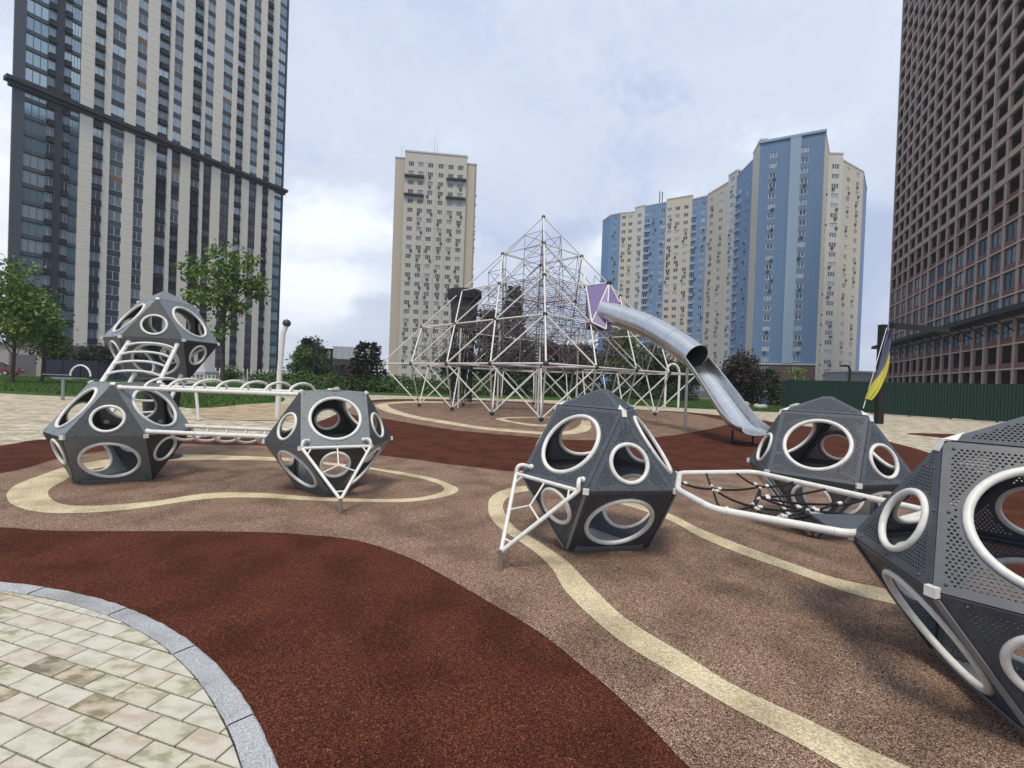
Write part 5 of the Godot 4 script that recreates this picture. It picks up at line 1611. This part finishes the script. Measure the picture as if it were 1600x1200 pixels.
	for k in n:
		var g0 := TAU * k / n + 0.0012; var g1 := TAU * (k + 1) / n - 0.0012
		var mb := MB.new()
		var top := 0.022 + rng.randf_range(-0.003, 0.003)
		var chip := PackedVector2Array()
		for j in 13: chip.append(Vector2(rng.randf_range(-0.004, 0.003), rng.randf_range(-0.003, 0.004)))
		for j in 12:
			var a0 := lerpf(g0, g1, j / 12.0); var a1 := lerpf(g0, g1, (j + 1) / 12.0)
			var d0 := Vector3(cos(a0), 0, sin(a0)); var d1 := Vector3(cos(a1), 0, sin(a1))
			var o := Vector3(c.x, 0, c.y)
			var ri := 4.062; var ro := 4.174 
			var q := [o + d0 * (ri + chip[j].y), o + d0 * (ro + chip[j].x), o + d1 * (ro + chip[j + 1].x), o + d1 * (ri + chip[j + 1].y)]
			var up := Vector3(0, top, 0); var lo := Vector3(0, top - 0.006, 0)
			var b0 := o + d0 * (ro - 0.009 + chip[j].x * 2.0) + up; var b1 := o + d1 * (ro - 0.009 + chip[j + 1].x * 2.0) + up; var e0 := o + d0 * (ri + 0.008 + chip[j].y * 2.0) + up; var e1 := o + d1 * (ri + 0.008 + chip[j + 1].y * 2.0) + up
			mb.quad(e1, b1, b0, e0)
			mb.quad(b1, q[2] + lo, q[1] + lo, b0)
			mb.quad(e0, q[0] + lo, q[3] + lo, e1)
			mb.quad(q[1] + lo, q[2] + lo, q[2], q[1]); mb.quad(q[3] + lo, q[0] + lo, q[0], q[3])
			if j == 0: mb.quad(q[0], q[0] + lo, q[1] + lo, q[1])
			if j == 11: mb.quad(q[2], q[2] + lo, q[3] + lo, q[3])
		part("kerb_stone", mb.mesh(), M.granite, kerb)
	# paving stones in running bond, cut along the kerb
	var paving := Node3D.new(); paving.name = "paving"; add_child(paving); paving.set_meta("kind", "structure")
	var ang := deg_to_rad(16.7)
	var ux := Vector2(cos(ang), sin(ang)); var uy := Vector2(-sin(ang), cos(ang))      # along a row, across the rows (y down the picture)
	var org := V(-2.421, 2.372)
	var cut := []
	for k in 160: cut.append(c + Vector2.from_angle(TAU * k / 160) * 4.056)
	var cutp := PackedVector2Array(cut)
	var shown := 0
	var outer := MB.new()
	for r in range(-9, 13):
		for s in range(-14, 14):
			var off := 0.112 if posmod(r, 2) == 1 else 0.0
			var p0 := org + uy * (r * 0.1165) + ux * (s * 0.2235 + off)
			var gap := 0.0042
			var quad2 := PackedVector2Array([p0 + ux * gap + uy * gap, p0 + ux * (0.2235 - gap) + uy * gap, p0 + ux * (0.2235 - gap) + uy * (0.1165 - gap), p0 + ux * gap + uy * (0.1165 - gap)])
			var pc := p0 + ux * 0.11 + uy * 0.058
			if pc.distance_to(c) > 4.2: continue
			if pc.y > -0.95: continue
			var pol := quad2
			if pc.distance_to(c) > 3.9:
				var cl := Geometry2D.intersect_polygons(quad2, cutp)
				if cl.is_empty(): continue
				pol = cl[0]
			if Geometry2D.is_polygon_clockwise(pol): pol.reverse()
			var inner := Geometry2D.offset_polygon(pol, -0.003)
			var inn := pol
			if not inner.is_empty() and inner[0].size() == pol.size(): inn = inner[0]
			var mb := MB.new()
			var yt := 0.019 + rng.randf_range(-0.0012, 0.0012); var m := pol.size()
			var ix := Geometry2D.triangulate_polygon(inn)
			for i in range(0, ix.size(), 3):
				var a := Vector3(inn[ix[i]].x, yt, inn[ix[i]].y); var b := Vector3(inn[ix[i + 1]].x, yt, inn[ix[i + 1]].y); var d := Vector3(inn[ix[i + 2]].x, yt, inn[ix[i + 2]].y)
				if (b - a).cross(d - a).y > 0: mb.tri(a, b, d)
				else: mb.tri(a, d, b)
			for i in m:                            # bevel and sides, matched to the nearest inner corner
				var a := pol[i]; var b := pol[(i + 1) % m]
				var na := nearest(inn, a); var nb := nearest(inn, b)
				mb.quad(Vector3(b.x, yt - 0.003, b.y), Vector3(a.x, yt - 0.003, a.y), Vector3(na.x, yt, na.y), Vector3(nb.x, yt, nb.y))
				mb.quad(Vector3(b.x, 0.0, b.y), Vector3(a.x, 0.0, a.y), Vector3(a.x, yt - 0.003, a.y), Vector3(b.x, yt - 0.003, b.y))
			var pick := rng.randf()
			var mi := 0 if pick < 0.34 else (3 if pick < 0.52 else (5 if pick < 0.7 else (1 if pick < 0.85 else (2 if pick < 0.94 else 4))))
			if pc.y > -1.5 or pc.x < -5.6:             # behind and beside the picture's frame
				outer.v.append_array(mb.v); outer.n.append_array(mb.n); outer.t.append_array(mb.t)
				continue
			part("paving_stone", mb.mesh(), M.paver[mi], paving)
			shown += 1
	stuff(part("outer_paving_stones", outer.mesh(), M.paver[0], paving))
	print("paving stones ", shown)

func nearest(l: PackedVector2Array, p: Vector2) -> Vector2:
	var best := l[0]
	for q in l:
		if q.distance_squared_to(p) < best.distance_squared_to(p): best = q
	return best

func cloud_sky() -> Image:
	var wd := 1024; var ht := 512
	var img := Image.create(wd, ht, false, Image.FORMAT_RGB8)
	var f := FastNoiseLite.new(); f.seed = 5; f.frequency = 0.55; f.fractal_octaves = 6; f.fractal_gain = 0.5
	f.domain_warp_enabled = true; f.domain_warp_amplitude = 0.6; f.domain_warp_frequency = 0.5
	var f2 := FastNoiseLite.new(); f2.seed = 11; f2.frequency = 0.22; f2.fractal_octaves = 3
	var deep := Color(0.60, 0.645, 0.74); var mid := Color(0.69, 0.725, 0.785); var light := Color(0.85, 0.868, 0.895)
	for y in ht:
		var el := (0.5 - (y + 0.5) / ht) * PI
		for x in wd:
			var az := ((x + 0.5) / wd) * TAU
			var d := Vector3(sin(az) * cos(el), sin(el), -cos(az) * cos(el)) * -1.0
			d.y = sin(el)
			var c := mid
			if el > -0.02:
				var s := 1.0 / (maxf(d.y, 0.0) + 0.22)
				var p := Vector3(d.x * s, d.y * 0.6, d.z * s)
				var v := f.get_noise_3dv(p) * 0.9 + f2.get_noise_3dv(p + Vector3(3.1, 0, 1.7)) * 0.8
				v = v * 1.05 + 0.02
				c = mid.lerp(light, smoothstep(0.0, 0.5, v)) if v > 0 else mid.lerp(deep, smoothstep(0.0, 0.45, -v))
				c = c.lerp(Color(0.76, 0.79, 0.83), smoothstep(0.16, 0.0, d.y) * 0.75)
			else:
				c = Color(0.42, 0.41, 0.40)
			img.set_pixel(x, y, c)
	return img

func _ready() -> void:
	rng.seed = 20240611
	var cam := Camera3D.new()
	cam.name = "camera"
	cam.fov = 80.0
	cam.far = 4000.0
	cam.near = 0.05
	add_child(cam)
	cam.position = Vector3(0, 1.634, 0)
	cam.rotation = Vector3(deg_to_rad(-0.53), 0, deg_to_rad(2.1))
	cam.current = true
	var env := Environment.new()
	env.background_mode = Environment.BG_SKY
	env.tonemap_mode = Environment.TONE_MAPPER_LINEAR
	env.tonemap_exposure = 1.65
	var sky := Sky.new()
	var pm := PanoramaSkyMaterial.new()
	pm.panorama = ImageTexture.create_from_image(cloud_sky())
	sky.sky_material = pm
	env.sky = sky
	env.background_energy_multiplier = 1.0
	env.sdfgi_enabled = true; env.ssao_enabled = true; env.ssil_enabled = true
	env.fog_enabled = true
	env.fog_light_color = Color(0.8, 0.84, 0.9)
	env.fog_density = 0.0004
	var we := WorldEnvironment.new()
	we.name = "environment"
	we.environment = env
	add_child(we)
	var sun := DirectionalLight3D.new()
	sun.name = "sun"
	sun.light_energy = 0.5
	sun.light_angular_distance = 16.0
	sun.light_color = Color(1.0, 0.95, 0.87)
	sun.shadow_enabled = true
	add_child(sun)
	sun.rotation = Vector3(deg_to_rad(-64), deg_to_rad(-8), 0)
	make_materials()
	build_ground()
	build_left_tower()
	build_beige_tower()
	build_blue_block()
	build_brown_tower()
	var far_wins := []
	for g in ["6a7076", "555c63"]: far_wins.append(window_mesh(plain(h("c0c0bc"), 0.6), glass(h(g)), 2, 0.1))
	simple_block("pale orange distant block left of the grey distant block", -186, 450, 17, 12, 24.0, plain(h("b09c88"), 0.9), far_wins)
	simple_block("pale grey distant block right of the orange distant block", -163, 450, 24, 12, 27.0, plain(h("a3a6a8"), 0.9), far_wins, 0.1)
	build_pods()
	build_pyramid()
	build_slide()
	build_site()
	build_plants()
